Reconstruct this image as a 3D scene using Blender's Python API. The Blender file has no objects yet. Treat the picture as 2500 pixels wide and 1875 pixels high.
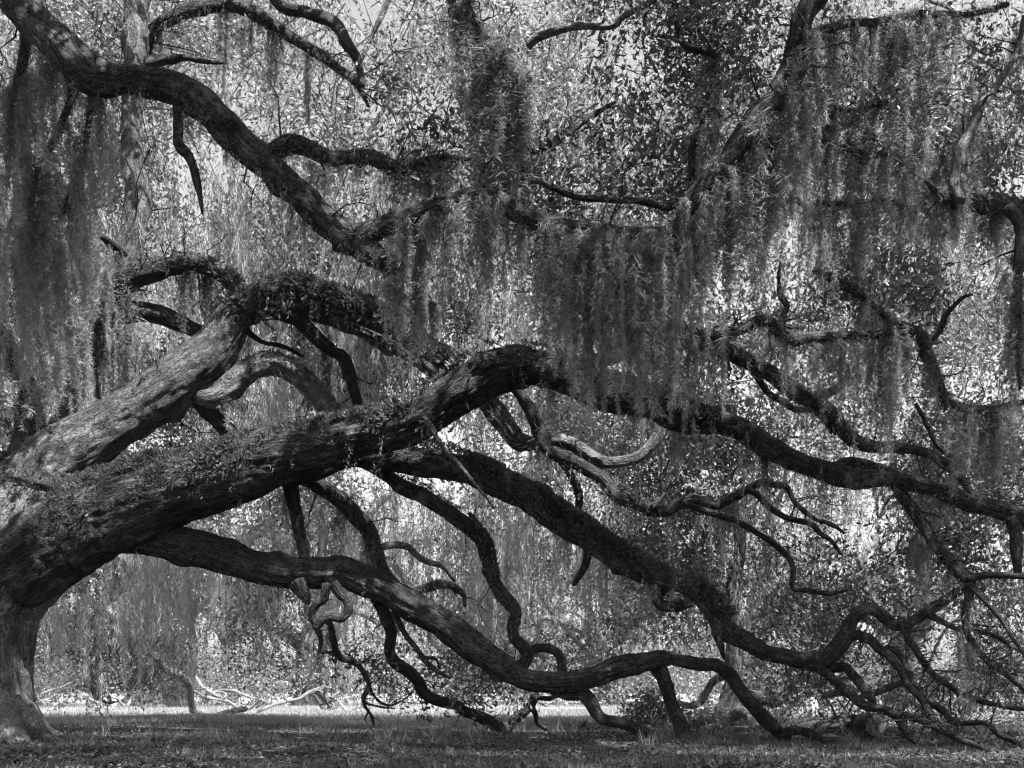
import bpy, math
import numpy as np
from mathutils import Vector

# ------------------------------------------------------------------ camera, world, sun, exposure
sc = bpy.context.scene
COL = sc.collection
F = 3000.0                       # focal length in pixels of a 2500 px wide picture
HOR = 1690.0                     # picture row of the horizon
CAMH = 0.55
cam_d = bpy.data.cameras.new('camera')
cam = bpy.data.objects.new('camera', cam_d); COL.objects.link(cam)
cam.location = (0, 0, CAMH); cam.rotation_euler = (math.radians(90), 0, 0)
cam_d.sensor_width = 36; cam_d.lens = 36 * F / 2500
cam_d.shift_y = (HOR - 937.5) / 2500
cam_d.clip_start = 0.1; cam_d.clip_end = 2000
sc.camera = cam

SUN_EL, SUN_AZ = math.radians(60), math.radians(145)     # azimuth from +Y, clockwise (high sun on the right)
to_sun = Vector((math.sin(SUN_AZ) * math.cos(SUN_EL), math.cos(SUN_AZ) * math.cos(SUN_EL), math.sin(SUN_EL)))
w = bpy.data.worlds.new('World'); sc.world = w; w.use_nodes = True
nt = w.node_tree; nt.nodes.clear()
sky = nt.nodes.new('ShaderNodeTexSky'); sky.sky_type = 'NISHITA'; sky.sun_disc = False
sky.sun_elevation = SUN_EL; sky.sun_rotation = SUN_AZ; sky.dust_density = 3.0
bw = nt.nodes.new('ShaderNodeRGBToBW'); bg = nt.nodes.new('ShaderNodeBackground'); wo = nt.nodes.new('ShaderNodeOutputWorld')
bg.inputs['Strength'].default_value = 0.12
nt.links.new(sky.outputs[0], bw.inputs[0]); nt.links.new(bw.outputs[0], bg.inputs[0]); nt.links.new(bg.outputs[0], wo.inputs[0])
sd = bpy.data.lights.new('sun', 'SUN'); sd.energy = 5.0; sd.angle = math.radians(0.6); sd.color = (1, 1, 1)
sun = bpy.data.objects.new('sun', sd); COL.objects.link(sun)
sun.rotation_euler = to_sun.to_track_quat('Z', 'Y').to_euler(); sun.location = (0, 0, 40)
vs = sc.view_settings
vs.view_transform = 'Standard'; vs.look = 'None'; vs.exposure = 1.75; vs.gamma = 1.0; vs.use_curve_mapping = False
sc.cycles.max_bounces = 3; sc.cycles.diffuse_bounces = 2; sc.cycles.glossy_bounces = 1
sc.cycles.transmission_bounces = 2; sc.cycles.transparent_max_bounces = 2; sc.cycles.use_denoising = True; sc.cycles.denoiser = 'OPENIMAGEDENOISE'; sc.cycles.denoising_input_passes = 'RGB_ALBEDO_NORMAL'; sc.cycles.denoising_prefilter = 'ACCURATE'
sc.cycles.use_adaptive_sampling = True; sc.cycles.adaptive_threshold = .025
sc.cycles.debug_use_spatial_splits = True; sc.cycles.filter_width = 1.3

R = np.random.RandomState(7)

# ------------------------------------------------------------------ helpers
def P(px, py, d):
    """point seen at photo pixel (px, py) standing d metres away"""
    return np.array([(px - 1250.0) / F * d, d, CAMH + (HOR - py) / F * d])

def _h(i, j, k):
    n = (i * 374761393 + j * 668265263 + k * 2147483647) & 0xffffffff
    n = ((n ^ (n >> 13)) * 1274126177) & 0xffffffff
    return ((n ^ (n >> 16)) & 0xffff) / 65535.0
def vnoise(p):
    p = np.asarray(p, dtype=np.float64); i = np.floor(p).astype(np.int64); f = p - i; f = f * f * (3 - 2 * f)
    o = 0
    for a in (0, 1):
        for b in (0, 1):
            for c in (0, 1):
                wgt = (f[..., 0] if a else 1 - f[..., 0]) * (f[..., 1] if b else 1 - f[..., 1]) * (f[..., 2] if c else 1 - f[..., 2])
                o = o + wgt * _h(i[..., 0] + a, i[..., 1] + b, i[..., 2] + c)
    return o * 2 - 1
def fbm(p, n=3):
    o = 0; a = 1.0
    for k in range(n):
        o = o + a * vnoise(np.asarray(p) * 2 ** k + 17.3 * k); a *= .5
    return o

def mesh_of(name, V, T, mat, parent=None, tone=None, bark=None, smooth=False, kind=None, quads=False):
    V = np.ascontiguousarray(V, dtype=np.float32); T = np.ascontiguousarray(T, dtype=np.int32)
    k = T.shape[1]
    me = bpy.data.meshes.new(name)
    me.vertices.add(len(V)); me.vertices.foreach_set('co', V.ravel())
    me.loops.add(T.size); me.loops.foreach_set('vertex_index', T.ravel())
    me.polygons.add(len(T)); me.polygons.foreach_set('loop_start', np.arange(0, T.size, k, dtype=np.int32))
    if smooth: me.polygons.foreach_set('use_smooth', np.ones(len(T), dtype=bool))
    if tone is not None:
        at = me.attributes.new('tone', 'FLOAT', 'FACE'); at.data.foreach_set('value', np.ascontiguousarray(tone, dtype=np.float32))
    if bark is not None:
        at = me.attributes.new('bark', 'FLOAT_VECTOR', 'POINT'); at.data.foreach_set('vector', np.ascontiguousarray(bark, dtype=np.float32).ravel())
    me.update(calc_edges=True)
    me.materials.append(mat)
    return put(name, me, parent, kind)
def put(name, me, parent=None, kind=None):
    o = bpy.data.objects.new(name, me); COL.objects.link(o)
    if parent is not None: o.parent = parent
    if kind: o['kind'] = kind
    return o
def thing(name, label, cat, loc=(0, 0, 0), group=None):
    o = bpy.data.objects.new(name, None); COL.objects.link(o); o.location = loc; o.empty_display_size = .2
    return tag(o, label, cat, group)
def tag(o, label, cat, group=None):
    o['label'] = label; o['category'] = cat
    if group: o['group'] = group
    return o

# ------------------------------------------------------------------ materials (the photograph is black and white: all greys)
def g(v): return (v, v, v, 1)
class M:
    def __init__(s, name):
        s.m = bpy.data.materials.new(name); s.m.use_nodes = True; s.t = s.m.node_tree; s.t.nodes.clear()
        s.out = s.n('OutputMaterial')
    def n(s, typ, **kw):
        nd = s.t.nodes.new('ShaderNode' + typ)
        for k, v in kw.items():
            if hasattr(nd, k): setattr(nd, k, v)
        return nd
    def l(s, a, b): s.t.links.new(a, b)
    def ramp(s, src, stops):
        r = s.n('ValToRGB'); e = r.color_ramp.elements
        while len(e) < len(stops): e.new(.5)
        for k, (p, v) in enumerate(stops): e[k].position = p; e[k].color = g(v)
        s.l(src, r.inputs[0]); return r.outputs[0]
    def noise(s, vec, scale, detail=4, rough=.6):
        n = s.n('TexNoise'); n.inputs['Scale'].default_value = scale; n.inputs['Detail'].default_value = detail; n.inputs['Roughness'].default_value = rough
        if vec is not None: s.l(vec, n.inputs['Vector'])
        return n.outputs[0]
    def mp(s, vec, scale):
        m = s.n('Mapping'); m.inputs['Scale'].default_value = scale; s.l(vec, m.inputs['Vector']); return m.outputs[0]
    def mix(s, a, b, f, typ='MIX'):
        m = s.n('MixRGB', blend_type=typ)
        for v, i in ((f, 0), (a, 1), (b, 2)):
            if isinstance(v, (int, float)): m.inputs[i].default_value = v if i == 0 else g(v)
            else: s.l(v, m.inputs[i])
        return m.outputs[0]
    def math(s, op, a, b):
        m = s.n('Math', operation=op)
        for v, i in ((a, 0), (b, 1)):
            if isinstance(v, (int, float)): m.inputs[i].default_value = v
            else: s.l(v, m.inputs[i])
        return m.outputs[0]

def bark_material(name, lo, hi, lichen=.3, lichen_amt=.5, plate=1.0):
    b = M(name); at = b.n('Attribute', attribute_name='bark').outputs['Vector']
    wob = b.n('TexNoise'); wob.inputs['Scale'].default_value = 5; b.l(at, wob.inputs['Vector'])
    va = b.n('VectorMath', operation='MULTIPLY_ADD'); b.l(wob.outputs['Color'], va.inputs[0]); va.inputs[1].default_value = (.09, .09, .09); b.l(at, va.inputs[2])
    v = va.outputs[0]
    vo = b.n('TexVoronoi', feature='DISTANCE_TO_EDGE'); vo.inputs['Scale'].default_value = 1; b.l(b.mp(v, (36 * plate, 36 * plate, 15 * plate)), vo.inputs['Vector'])
    cr = b.n('MapRange'); cr.inputs['From Max'].default_value = .16; b.l(vo.outputs['Distance'], cr.inputs[0])
    rd = b.math('ABSOLUTE', b.math('SUBTRACT', b.noise(b.mp(v, (21, 21, 3.2)), 1.0, 5, .6), .5), 0.); fine = b.math('ADD', b.math('MULTIPLY', rd, 1.7), b.math('MULTIPLY', b.noise(b.mp(v, (60, 60, 17)), 1.0, 7, .75), .55))
    big = b.noise(v, 1.7, 3)
    h = b.math('ADD', b.math('MULTIPLY', cr.outputs[0], .2), b.math('MULTIPLY', fine, 1.15))
    c = b.ramp(h, [(.38, lo), (.95, hi)])
    c = b.mix(c, b.ramp(big, [(.3, .4), (.7, 1.5)]), .8, 'MULTIPLY')
    ln = b.noise(at, 6, 6, .7); lw = b.noise(at, .9, 2)
    mask = b.math('MULTIPLY', b.ramp(ln, [(.52, 0.), (.62, 1.)]), b.ramp(lw, [(.42, 0.), (.62, lichen_amt)]))
    c = b.mix(c, lichen, mask)
    s = b.n('BsdfPrincipled'); b.l(c, s.inputs['Base Color']); s.inputs['Roughness'].default_value = .85
    s.inputs['Specular IOR Level'].default_value = .25
    bu = b.n('Bump'); bu.inputs['Strength'].default_value = 1.; bu.inputs['Distance'].default_value = .045; b.l(h, bu.inputs['Height']); b.l(bu.outputs[0], s.inputs['Normal'])
    b.l(s.outputs[0], b.out.inputs[0]); return b.m
BARK = bark_material('bark', .008, .11, .25, .45)
BARK_PALE = bark_material('pale_bark', .045, .3, .45, .55)
BARK_MID = bark_material('grey_bark', .025, .19, .36, .6)
BARK_BG = bark_material('far_bark', .05, .24, .38, .5, .6)
DEADWOOD = bark_material('bleached_wood', .2, .45, .5, .2, 1.4)

def leaf_material(name, lo, hi, trans=.35, gloss=.25):
    b = M(name); t = b.n('Attribute', attribute_name='tone').outputs['Fac']
    c = b.ramp(t, [(0, lo), (1, hi)])
    s = b.n('BsdfPrincipled'); b.l(c, s.inputs['Base Color']); s.inputs['Roughness'].default_value = .42; s.inputs['Specular IOR Level'].default_value = gloss
    tr = b.n('BsdfTranslucent'); b.l(b.mix(c, 1.3, 1.0, 'MULTIPLY'), tr.inputs[0])
    mx = b.n('MixShader'); mx.inputs[0].default_value = trans; b.l(s.outputs[0], mx.inputs[1]); b.l(tr.outputs[0], mx.inputs[2]); b.l(mx.outputs[0], b.out.inputs[0])
    return b.m
LEAF = leaf_material('oak_leaf', .05, .2, .35, .6)
LEAF_BG = leaf_material('far_leaf', .03, .38, .42, .7)  # copy of the oak leaf with sunlight put into its paler tones
FERN = leaf_material('fern_leaf', .035, .14, .3, .2)
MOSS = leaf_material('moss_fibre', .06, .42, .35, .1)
MOSS_BG = leaf_material('far_moss_fibre', .16, .55, .4, .1)  # paler copy of the moss: backlight put into its colour
TURF = leaf_material('shade_grass', .03, .15, .3, .2)  # darker copy of the grass, with the shade put into its colour
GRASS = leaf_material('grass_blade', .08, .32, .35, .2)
LITTER = leaf_material('fallen_leaf', .02, .13, .1, .3)

b = M('ground_soil'); co = b.n('TexCoord').outputs['Object']
n1 = b.noise(co, .35, 4); n2 = b.noise(co, 9, 8, .75); n3 = b.noise(co, 60, 4, .7)
c = b.ramp(b.math('ADD', b.math('MULTIPLY', n1, .45), b.math('MULTIPLY', n2, .6)), [(.3, .02), (.72, .085)])
sx = b.n('SeparateXYZ'); b.l(co, sx.inputs[0])
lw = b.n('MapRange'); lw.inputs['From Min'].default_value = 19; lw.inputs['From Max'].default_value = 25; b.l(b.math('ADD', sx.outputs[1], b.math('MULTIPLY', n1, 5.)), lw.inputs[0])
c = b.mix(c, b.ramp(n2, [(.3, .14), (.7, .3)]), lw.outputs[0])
c = b.mix(c, b.ramp(n3, [(.3, .5), (.7, 1.4)]), .8, 'MULTIPLY')
s = b.n('BsdfPrincipled'); b.l(c, s.inputs['Base Color']); s.inputs['Roughness'].default_value = .95; s.inputs['Specular IOR Level'].default_value = .1
bu = b.n('Bump'); bu.inputs['Strength'].default_value = .8; bu.inputs['Distance'].default_value = .04; b.l(b.math('ADD', n2, b.math('MULTIPLY', n3, .5)), bu.inputs['Height']); b.l(bu.outputs[0], s.inputs['Normal'])
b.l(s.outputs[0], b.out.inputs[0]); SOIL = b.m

def plain(name, lo, hi, scale=(20, 20, 3)):
    b = M(name); co = b.n('TexCoord').outputs['Object']
    s = b.n('BsdfPrincipled'); b.l(b.ramp(b.noise(b.mp(co, scale), 1, 5, .7), [(.3, lo), (.7, hi)]), s.inputs['Base Color']); s.inputs['Roughness'].default_value = .8
    b.l(s.outputs[0], b.out.inputs[0]); return b.m
PALEWOOD = plain('weathered_pale_wood', .4, .7)
b = M('cut_wood'); co = b.n('TexCoord').outputs['Object']
wv = b.n('TexWave', wave_type='RINGS', rings_direction='Z'); wv.inputs['Scale'].default_value = 14; wv.inputs['Distortion'].default_value = 3; b.l(co, wv.inputs['Vector'])
s = b.n('BsdfPrincipled'); b.l(b.mix(b.ramp(wv.outputs[1], [(0, .05), (1, .1)]), b.ramp(b.noise(co, 12), [(.3, .5), (.7, 1.5)]), .8, 'MULTIPLY'), s.inputs['Base Color']); s.inputs['Roughness'].default_value = .9
b.l(s.outputs[0], b.out.inputs[0]); CUTWOOD = b.m

# ------------------------------------------------------------------ ground
def ground_z(x, y):
    p = np.stack([x * .35, y * .35, np.zeros_like(x)], -1)
    return .05 * fbm(p, 3) * np.clip((y - 2) / 6, .2, 1) * np.clip(40 / (np.abs(y) + 1), .2, 1)
def grid_axis(lo, hi, dens):
    return np.concatenate([np.linspace(-500, lo, 12)[:-1], np.linspace(lo, hi, dens), np.linspace(hi, 500, 12)[1:]])
gx = grid_axis(-26, 26, 200); gy = grid_axis(4, 60, 210)
X, Y = np.meshgrid(gx, gy); Z = ground_z(X, Y)
nx, ny = len(gx), len(gy)
ii = (np.arange(ny - 1)[:, None] * nx + np.arange(nx - 1)).ravel()
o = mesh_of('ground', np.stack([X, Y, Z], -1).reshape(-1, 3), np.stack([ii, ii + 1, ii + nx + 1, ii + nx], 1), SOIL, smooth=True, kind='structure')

# ------------------------------------------------------------------ branches
def spline(pts, step):
    """Catmull-Rom through rows (x, y, z, r)"""
    p = np.asarray(pts, float)
    q = np.vstack([2 * p[0] - p[1], p, 2 * p[-1] - p[-2]])
    out = []
    for i in range(1, len(q) - 2):
        n = max(2, int(np.linalg.norm(q[i + 1, :3] - q[i, :3]) / step) + 1)
        t = np.linspace(0, 1, n, endpoint=False)[:, None]
        a, bb, c, d = q[i - 1], q[i], q[i + 1], q[i + 2]
        out.append(.5 * ((2 * bb) + (c - a) * t + (2 * a - 5 * bb + 4 * c - d) * t ** 2 + (3 * bb - a - 3 * c + d) * t ** 3))
    out.append(q[-2][None])
    o = np.vstack(out); lo = p[:, 3].min(); o[:, 3] = np.maximum(o[:, 3], lo * .8)
    return o
SEED = [0]
def tube_arrays(S, seg, rough=1.0, wob=1.0, seed=None):
    SEED[0] += 1; sd_ = SEED[0] * 7.31 if seed is None else seed
    C = S[:, :3].copy(); r = S[:, 3]
    n = len(C); s = np.concatenate([[0], np.cumsum(np.linalg.norm(np.diff(C, axis=0), axis=1))])
    # crooked growth of the centre line
    sp = np.stack([s / (6 * r.mean() + .12), np.zeros(n), np.zeros(n) + sd_], -1)
    fade = np.minimum(1, np.minimum(s, s[-1] - s) / (.3 + 2 * r.mean()))[:, None]
    C += wob * .13 * r[:, None] * fade * np.stack([vnoise(sp * 2.7 + 5), vnoise(sp * 2.7 + 41.7), vnoise(sp * 2.7 + 83.1)], -1)
    C += wob * .34 * r[:, None] * fade * np.stack([vnoise(sp), vnoise(sp + 31.7), vnoise(sp + 63.1)], -1)
    T = np.gradient(C, axis=0); T /= np.linalg.norm(T, axis=1)[:, None] + 1e-9
    U = np.zeros((n, 3)); u = np.cross(T[0], [0.31, .9, .2]); u /= np.linalg.norm(u)
    for i in range(n):
        u = u - T[i] * u.dot(T[i]); u /= np.linalg.norm(u) + 1e-9; U[i] = u
    Vv = np.cross(T, U)
    th = np.linspace(0, 2 * math.pi, seg, endpoint=False)
    ct, st = np.cos(th), np.sin(th)
    bx = r[:, None] * ct; by = r[:, None] * st; bz = np.repeat(s[:, None], seg, 1)
    bark = np.stack([bx + sd_, by, bz], -1)
    R_ = r[:, None]
    lump = fbm(np.stack([bx / R_ * .8 + sd_, by / R_ * .8, bz / (R_ * 4 + .05)], -1), 3)
    fur = np.abs(vnoise(np.stack([bx * 17 + sd_, by * 17, bz * 3.2], -1))) + .5 * np.abs(vnoise(np.stack([bx * 34, by * 34 + sd_, bz * 8], -1)))
    kn = np.zeros((n, seg)); krng = np.random.RandomState(SEED[0])
    for q in range(int(s[-1] / (5 * r.mean() + .25)) if rough and s[-1] > .5 else 0):
        s0, t0, am, wd = krng.uniform(.1, .95) * s[-1], krng.uniform(0, 6.28), krng.uniform(.12, .42), krng.uniform(.35, .7)
        dth = np.abs((th - t0 + math.pi) % (2 * math.pi) - math.pi)
        kn += am * np.exp(-((s[:, None] - s0) / (wd * R_)) ** 2 - (dth[None] / (wd * .9)) ** 2)
    rr = R_ * (1 + .17 * rough * lump + kn * rough) - rough * np.minimum(.035, .16 * R_) * (1 - np.minimum(1, fur * 1.6))
    Vt = C[:, None] + U[:, None] * (rr * ct)[..., None] + Vv[:, None] * (rr * st)[..., None]
    i = (np.arange(n - 1)[:, None] * seg + np.arange(seg)); j = (np.arange(n - 1)[:, None] * seg + (np.arange(seg) + 1) % seg)
    Q = np.stack([i, j, j + seg, i + seg], -1).reshape(-1, 4)
    V3 = Vt.reshape(-1, 3); B3 = bark.reshape(-1, 3)
    # end caps: rounded-off points
    V3 = np.vstack([V3, C[0] - T[0] * r[0] * .3, C[-1] + T[-1] * r[-1] * .6]); B3 = np.vstack([B3, B3[0], B3[-1]])
    k = np.arange(seg); k2 = (k + 1) % seg; a = len(V3) - 2; bI = a + 1; base = (n - 1) * seg
    caps = np.vstack([np.stack([np.full(seg, a), k2, k, k], 1), np.stack([np.full(seg, bI), base + k, base + k2, base + k2], 1)])
    tri = np.vstack([np.stack([Q[:, 0], Q[:, 1], Q[:, 2]], 1), np.stack([Q[:, 0], Q[:, 2], Q[:, 3]], 1), caps[:, :3]])
    return V3, tri, B3
LIMB = {}
def limb(name, S, mat, parent, res=.05, seg=None, key=None, rough=1.0, wob=1.0):
    rmax = S[:, 3].max()
    seg = seg or int(np.clip(2 * math.pi * rmax / res, 7, 120))
    V, T, B = tube_arrays(S, seg, rough, wob)
    o = mesh_of(name, V, T, mat, parent, bark=B, smooth=True)
    if key: LIMB[key] = S
    return o
def pix(pts, d0, d1=None):
    """rows (px, py, r_px[, d]) -> world rows; missing depths run evenly from d0 to d1"""
    d1 = d0 if d1 is None else d1
    out = []
    L = np.concatenate([[0], np.cumsum([math.dist(a[:2], b[:2]) for a, b in zip(pts, pts[1:])])]); L /= L[-1]
    for k, p in enumerate(pts):
        d = p[3] if len(p) > 3 else d0 + (d1 - d0) * L[k]
        out.append(np.append(P(p[0], p[1], d), p[2] / F * d))
    return np.array(out)

OAK = thing('live_oak', 'huge live oak whose thick limbs arch and sprawl down to the ground', 'tree', (-4.6 * 1.35, 14.8, 0))
OFF = np.array(OAK.location)
def olimb(name, pts, d0, d1=None, parent=None, key=None, mat=None, res=.042, step=None, rough=1.0, wob=1.0, seg=None):
    W = pix(pts, d0, d1)
    S = spline(W, step or max(.025, res))
    root = parent if parent is not None else OAK
    if key: LIMB[key] = S.copy()
    S2 = S.copy(); S2[:, :3] -= OFF
    return limb(name, S2, mat or BARK, root, res, rough=rough, wob=wob, seg=seg)

# trunk, with a wide root flare
trunk = olimb('trunk', [(-45, 1850, 215), (-42, 1800, 178), (-38, 1750, 148), (-32, 1660, 130), (-30, 1570, 128), (-22, 1480, 136), (8, 1385, 152), (55, 1300, 150), (105, 1215, 132), (140, 1130, 100)], 14.8, 14.9, key='trunk', mat=BARK_PALE, res=.028, seg=150)
for pts in ([(30, 1740, 60, 14.3), (75, 1785, 40, 13.9), (120, 1812, 22, 13.6), (165, 1822, 10, 13.4)], [(10, 1750, 60, 14.2), (40, 1815, 34, 13.4), (70, 1835, 18, 12.9), (90, 1845, 8, 12.6)], [(60, 1760, 45, 14.6), (110, 1792, 26, 14.7), (150, 1802, 14, 14.8), (190, 1806, 6, 14.9)]):
    olimb('root', pts, 14, None, mat=BARK_PALE)
A = olimb('limb', [(20, 1385, 120), (110, 1320, 122), (210, 1268, 108), (330, 1222, 94), (450, 1185, 86), (560, 1150, 78), (650, 1118, 70), (800, 1078, 55), (900, 1052, 50), (1000, 1026, 48), (1100, 962, 52), (1200, 899, 56), (1280, 885, 48), (1400, 922, 40), (1500, 970, 40), (1600, 990, 34), (1680, 1022, 32), (1780, 1037, 27), (1845, 1070, 30), (1885, 1099, 29), (1950, 1128, 26), (2000, 1143, 26), (2060, 1163, 27), (2120, 1168, 24), (2180, 1166, 21), (2230, 1186, 19), (2300, 1204, 20), (2360, 1225, 21), (2420, 1239, 22), (2480, 1258, 23), (2580, 1290, 20)], 14.6, 13.4, key='A', mat=BARK)
Bl = olimb('limb', [(110, 1200, 105), (160, 1110, 88), (240, 1045, 66), (330, 990, 60), (420, 925, 62), (490, 872, 60), (535, 818, 52), (575, 770, 46), (640, 745, 40), (710, 738, 38), (790, 758, 32), (855, 786, 29), (918, 816, 27), (980, 842, 25), (1025, 872, 24), (1080, 910, 24), (1140, 945, 25), (1195, 978, 26), (1235, 1030, 26), (1268, 1070, 24), (1310, 1078, 18), (1352, 1068, 17), (1411, 1087, 17), (1453, 1115, 16), (1500, 1125, 14), (1559, 1110, 15), (1600, 1072, 15), (1610, 1025, 15), (1614, 975, 14)], 14.7, 15.6, key='B', mat=BARK_MID)
S1 = olimb('limb', [(95, 1200, 100), (150, 1100, 78), (182, 1000, 50), (192, 900, 40), (215, 830, 38), (255, 760, 37), (300, 660, 34), (330, 560, 33), (342, 470, 31), (322, 380, 28), (318, 280, 28), (335, 150, 32), (340, 40, 30), (330, -90, 28), (300, -220, 22)], 15.2, 17, key='S1', mat=BARK_MID)
Pl = olimb('limb', [(80, 1180, 80), (85, 1060, 42), (72, 985, 32), (45, 915, 30), (5, 840, 30), (-60, 740, 32), (-170, 500, 38), (-260, 200, 44), (-230, -60, 48, 13.6), (-130, -160, 50, 12.4), (-30, -100, 50, 11.6), (40, -22, 50, 11.3), (76, 25, 47, 11.2), (127, 84, 44, 11.1), (186, 143, 46, 11), (236, 186, 46, 11), (304, 192, 38, 11), (371, 203, 40, 11), (435, 224, 43, 11), (485, 257, 43, 11), (536, 304, 42, 11), (582, 359, 42, 11), (630, 403, 40, 11), (684, 450, 38, 11), (727, 487, 37, 11), (777, 536, 36, 11), (824, 570, 36, 11), (870, 592, 36, 11), (912, 620, 31, 11), (946, 641, 27, 11), (980, 664, 22, 11), (1020, 700, 17, 11.1), (1050, 745, 10, 11.2)], 14.8, 14.4, key='P')
P2 = olimb('limb', [(820, 580, 30), (870, 586, 31), (916, 557, 27), (967, 536, 25), (1005, 523, 24), (1064, 502, 22), (1148, 477, 22), (1191, 472, 24), (1263, 515, 24), (1327, 543, 24), (1369, 556, 22), (1432, 561, 20), (1495, 565, 20), (1580, 574, 20), (1628, 566, 20), (1668, 520, 21), (1719, 442, 28), (1757, 401, 30), (1791, 363, 31), (1833, 316, 31), (1875, 274, 31), (1900, 250, 30), (1918, 203, 29), (1939, 156, 28), (1956, 105, 28), (1969, 50, 28), (1992, 10, 28), (2030, -60, 24), (2080, -160, 24)], 11, 10.5, key='P2')
E = olimb('limb', [(700, 1150, 40), (780, 1140, 26), (850, 1125, 24), (950, 1118, 32), (1050, 1120, 38), (1120, 1134, 35), (1200, 1168, 37), (1295, 1215, 35), (1348, 1255, 33), (1411, 1296, 31), (1474, 1338, 30), (1529, 1372, 30), (1580, 1399, 28), (1643, 1419, 27), (1694, 1440, 28), (1727, 1472, 27), (1753, 1510, 27), (1791, 1552, 24), (1838, 1576, 22), (1884, 1597, 21), (1927, 1605, 20), (1969, 1612, 20), (2003, 1616, 22), (2036, 1588, 23), (2062, 1555, 22), (2076, 1521, 19), (2095, 1497, 17), (2125, 1484, 16), (2150, 1496, 15), (2175, 1521, 14), (2201, 1529, 14), (2226, 1521, 14), (2264, 1496, 15), (2298, 1475, 13), (2323, 1458, 12), (2361, 1428, 11)], 14.9, 14.2, key='E')
Fl = olimb('limb', [(120, 1330, 80), (210, 1312, 44), (300, 1312, 40), (380, 1317, 40), (443, 1330, 41), (506, 1346, 41), (570, 1363, 42), (633, 1387, 42), (700, 1404, 45), (770, 1400, 42), (830, 1398, 36), (880, 1422, 38), (938, 1453, 37), (1000, 1489, 36), (1064, 1521, 35), (1127, 1563, 36), (1190, 1601, 34), (1233, 1626, 34), (1284, 1653, 28), (1327, 1661, 29), (1369, 1667, 28), (1411, 1661, 27), (1453, 1651, 27), (1495, 1635, 28), (1538, 1625, 29), (1580, 1612, 24), (1622, 1607, 18), (1664, 1614, 17), (1706, 1621, 18), (1745, 1625, 17), (1778, 1645, 18), (1803, 1681, 18), (1833, 1716, 19), (1864, 1748, 18), (1895, 1779, 17), (1915, 1796, 16), (1939, 1785, 13, 14.9), (1977, 1792, 11, 14.6), (2018, 1810, 8, 14)], 14.6, 15.2, key='F')
Jl = olimb('limb', [(1225, 900, 20), (1250, 935, 17), (1284, 988, 15), (1305, 1022, 19), (1322, 1064, 19), (1343, 1102, 17), (1377, 1123, 19), (1419, 1140, 19), (1462, 1165, 18), (1491, 1195, 17), (1512, 1216, 17), (1559, 1224, 17), (1601, 1245, 16), (1632, 1248, 14), (1655, 1234, 14), (1685, 1224, 13), (1727, 1229, 13), (1753, 1233, 12), (1786, 1216, 12), (1824, 1195, 11), (1858, 1182, 10), (1884, 1185, 9), (1918, 1192, 8), (1939, 1226, 7), (1960, 1247, 7), (1990, 1268, 6), (2032, 1280, 6), (2062, 1302, 4)], 15.2, 15, key='J')
Ll = olimb('limb', [(1400, 925, 26), (1480, 870, 24), (1560, 846, 22), (1680, 838, 21), (1770, 858, 20), (1842, 895, 19), (1884, 916, 19), (1927, 954, 19), (1969, 975, 19), (2003, 992, 19), (2036, 1022, 19), (2070, 1056, 18), (2104, 1081, 17), (2146, 1092, 15), (2192, 1094, 14), (2243, 1102, 13), (2277, 1115, 14), (2306, 1132, 13), (2336, 1153, 12), (2355, 1180, 10), (2372, 1220, 6)], 14, 13.6, key='L')
Ml = olimb('limb', [(1332, 545, 13), (1337, 600, 12), (1340, 645, 11), (1346, 695, 11), (1370, 727, 10), (1407, 731, 10), (1436, 728, 10), (1470, 743, 10), (1512, 748, 10), (1560, 760, 11), (1640, 792, 12), (1720, 815, 13), (1800, 811, 13), (1842, 786, 15), (1876, 778, 17), (1901, 796, 17), (1916, 820, 16), (1942, 829, 14), (1977, 824, 13), (2032, 822, 12), (2095, 819, 12), (2159, 815, 13), (2201, 803, 16), (2239, 812, 17), (2260, 838, 17), (2268, 874, 16), (2281, 912, 14), (2298, 955, 10), (2310, 1000, 5)], 11.3, 12.2, key='M')

def br(par, pts, d0, d1=None, key=None, mat=None, res=.03):
    return olimb('branch', pts, d0, d1, parent=par, key=key, mat=mat, res=res, step=.04)
# limb arching behind the pale one, and its companions
br(Bl, [(420, 945, 26), (475, 966, 30), (522, 974, 32), (562, 948, 32), (600, 918, 30), (650, 896, 29), (700, 906, 28), (750, 945, 28), (790, 987, 28), (825, 1030, 27)], 14.9, 15.3, 'C', BARK_PALE)
br(Bl, [(470, 960, 22), (510, 1004, 22), (555, 1050, 20), (610, 1095, 18)], 14.9, 15.4)
br(Bl, [(600, 760, 34), (650, 715, 32), (720, 700, 30), (820, 737, 28), (940, 792, 26), (1010, 832, 26), (1085, 880, 24), (1130, 930, 20)], 14.9, 14.5, 'B2')
br(Bl, [(690, 765, 22), (727, 781, 19), (777, 828, 18), (812, 856, 17), (840, 876, 18), (861, 929, 15), (878, 995, 13), (890, 1040, 10)], 14.9, 15.2, 'b1')
br(Bl, [(595, 800, 10), (640, 835, 6), (690, 845, 6), (740, 870, 5)], 15, 15.4)
br(S1, [(270, 740, 22), (300, 700, 24), (360, 662, 26), (430, 645, 24), (500, 650, 22), (560, 690, 20), (610, 745, 18)], 15.5, 15, 'S1b')
br(S1, [(270, 770, 24), (330, 762, 26), (390, 765, 25), (450, 790, 22), (520, 830, 15)], 15.5, 15.5)
br(S1, [(335, 130, 22), (380, 74, 19), (422, 46, 18), (456, 26, 17), (506, 14, 17), (560, 10, 17), (600, 21, 17), (651, 51, 17), (700, 86, 16), (760, 122, 14), (820, 160, 12), (872, 205, 8), (900, 260, 4)], 16.8, 16, 'Q')
br(S1, [(335, 165, 14), (390, 149, 11), (443, 139, 9), (500, 150, 6), (545, 155, 3)], 16.6, 16)
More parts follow.
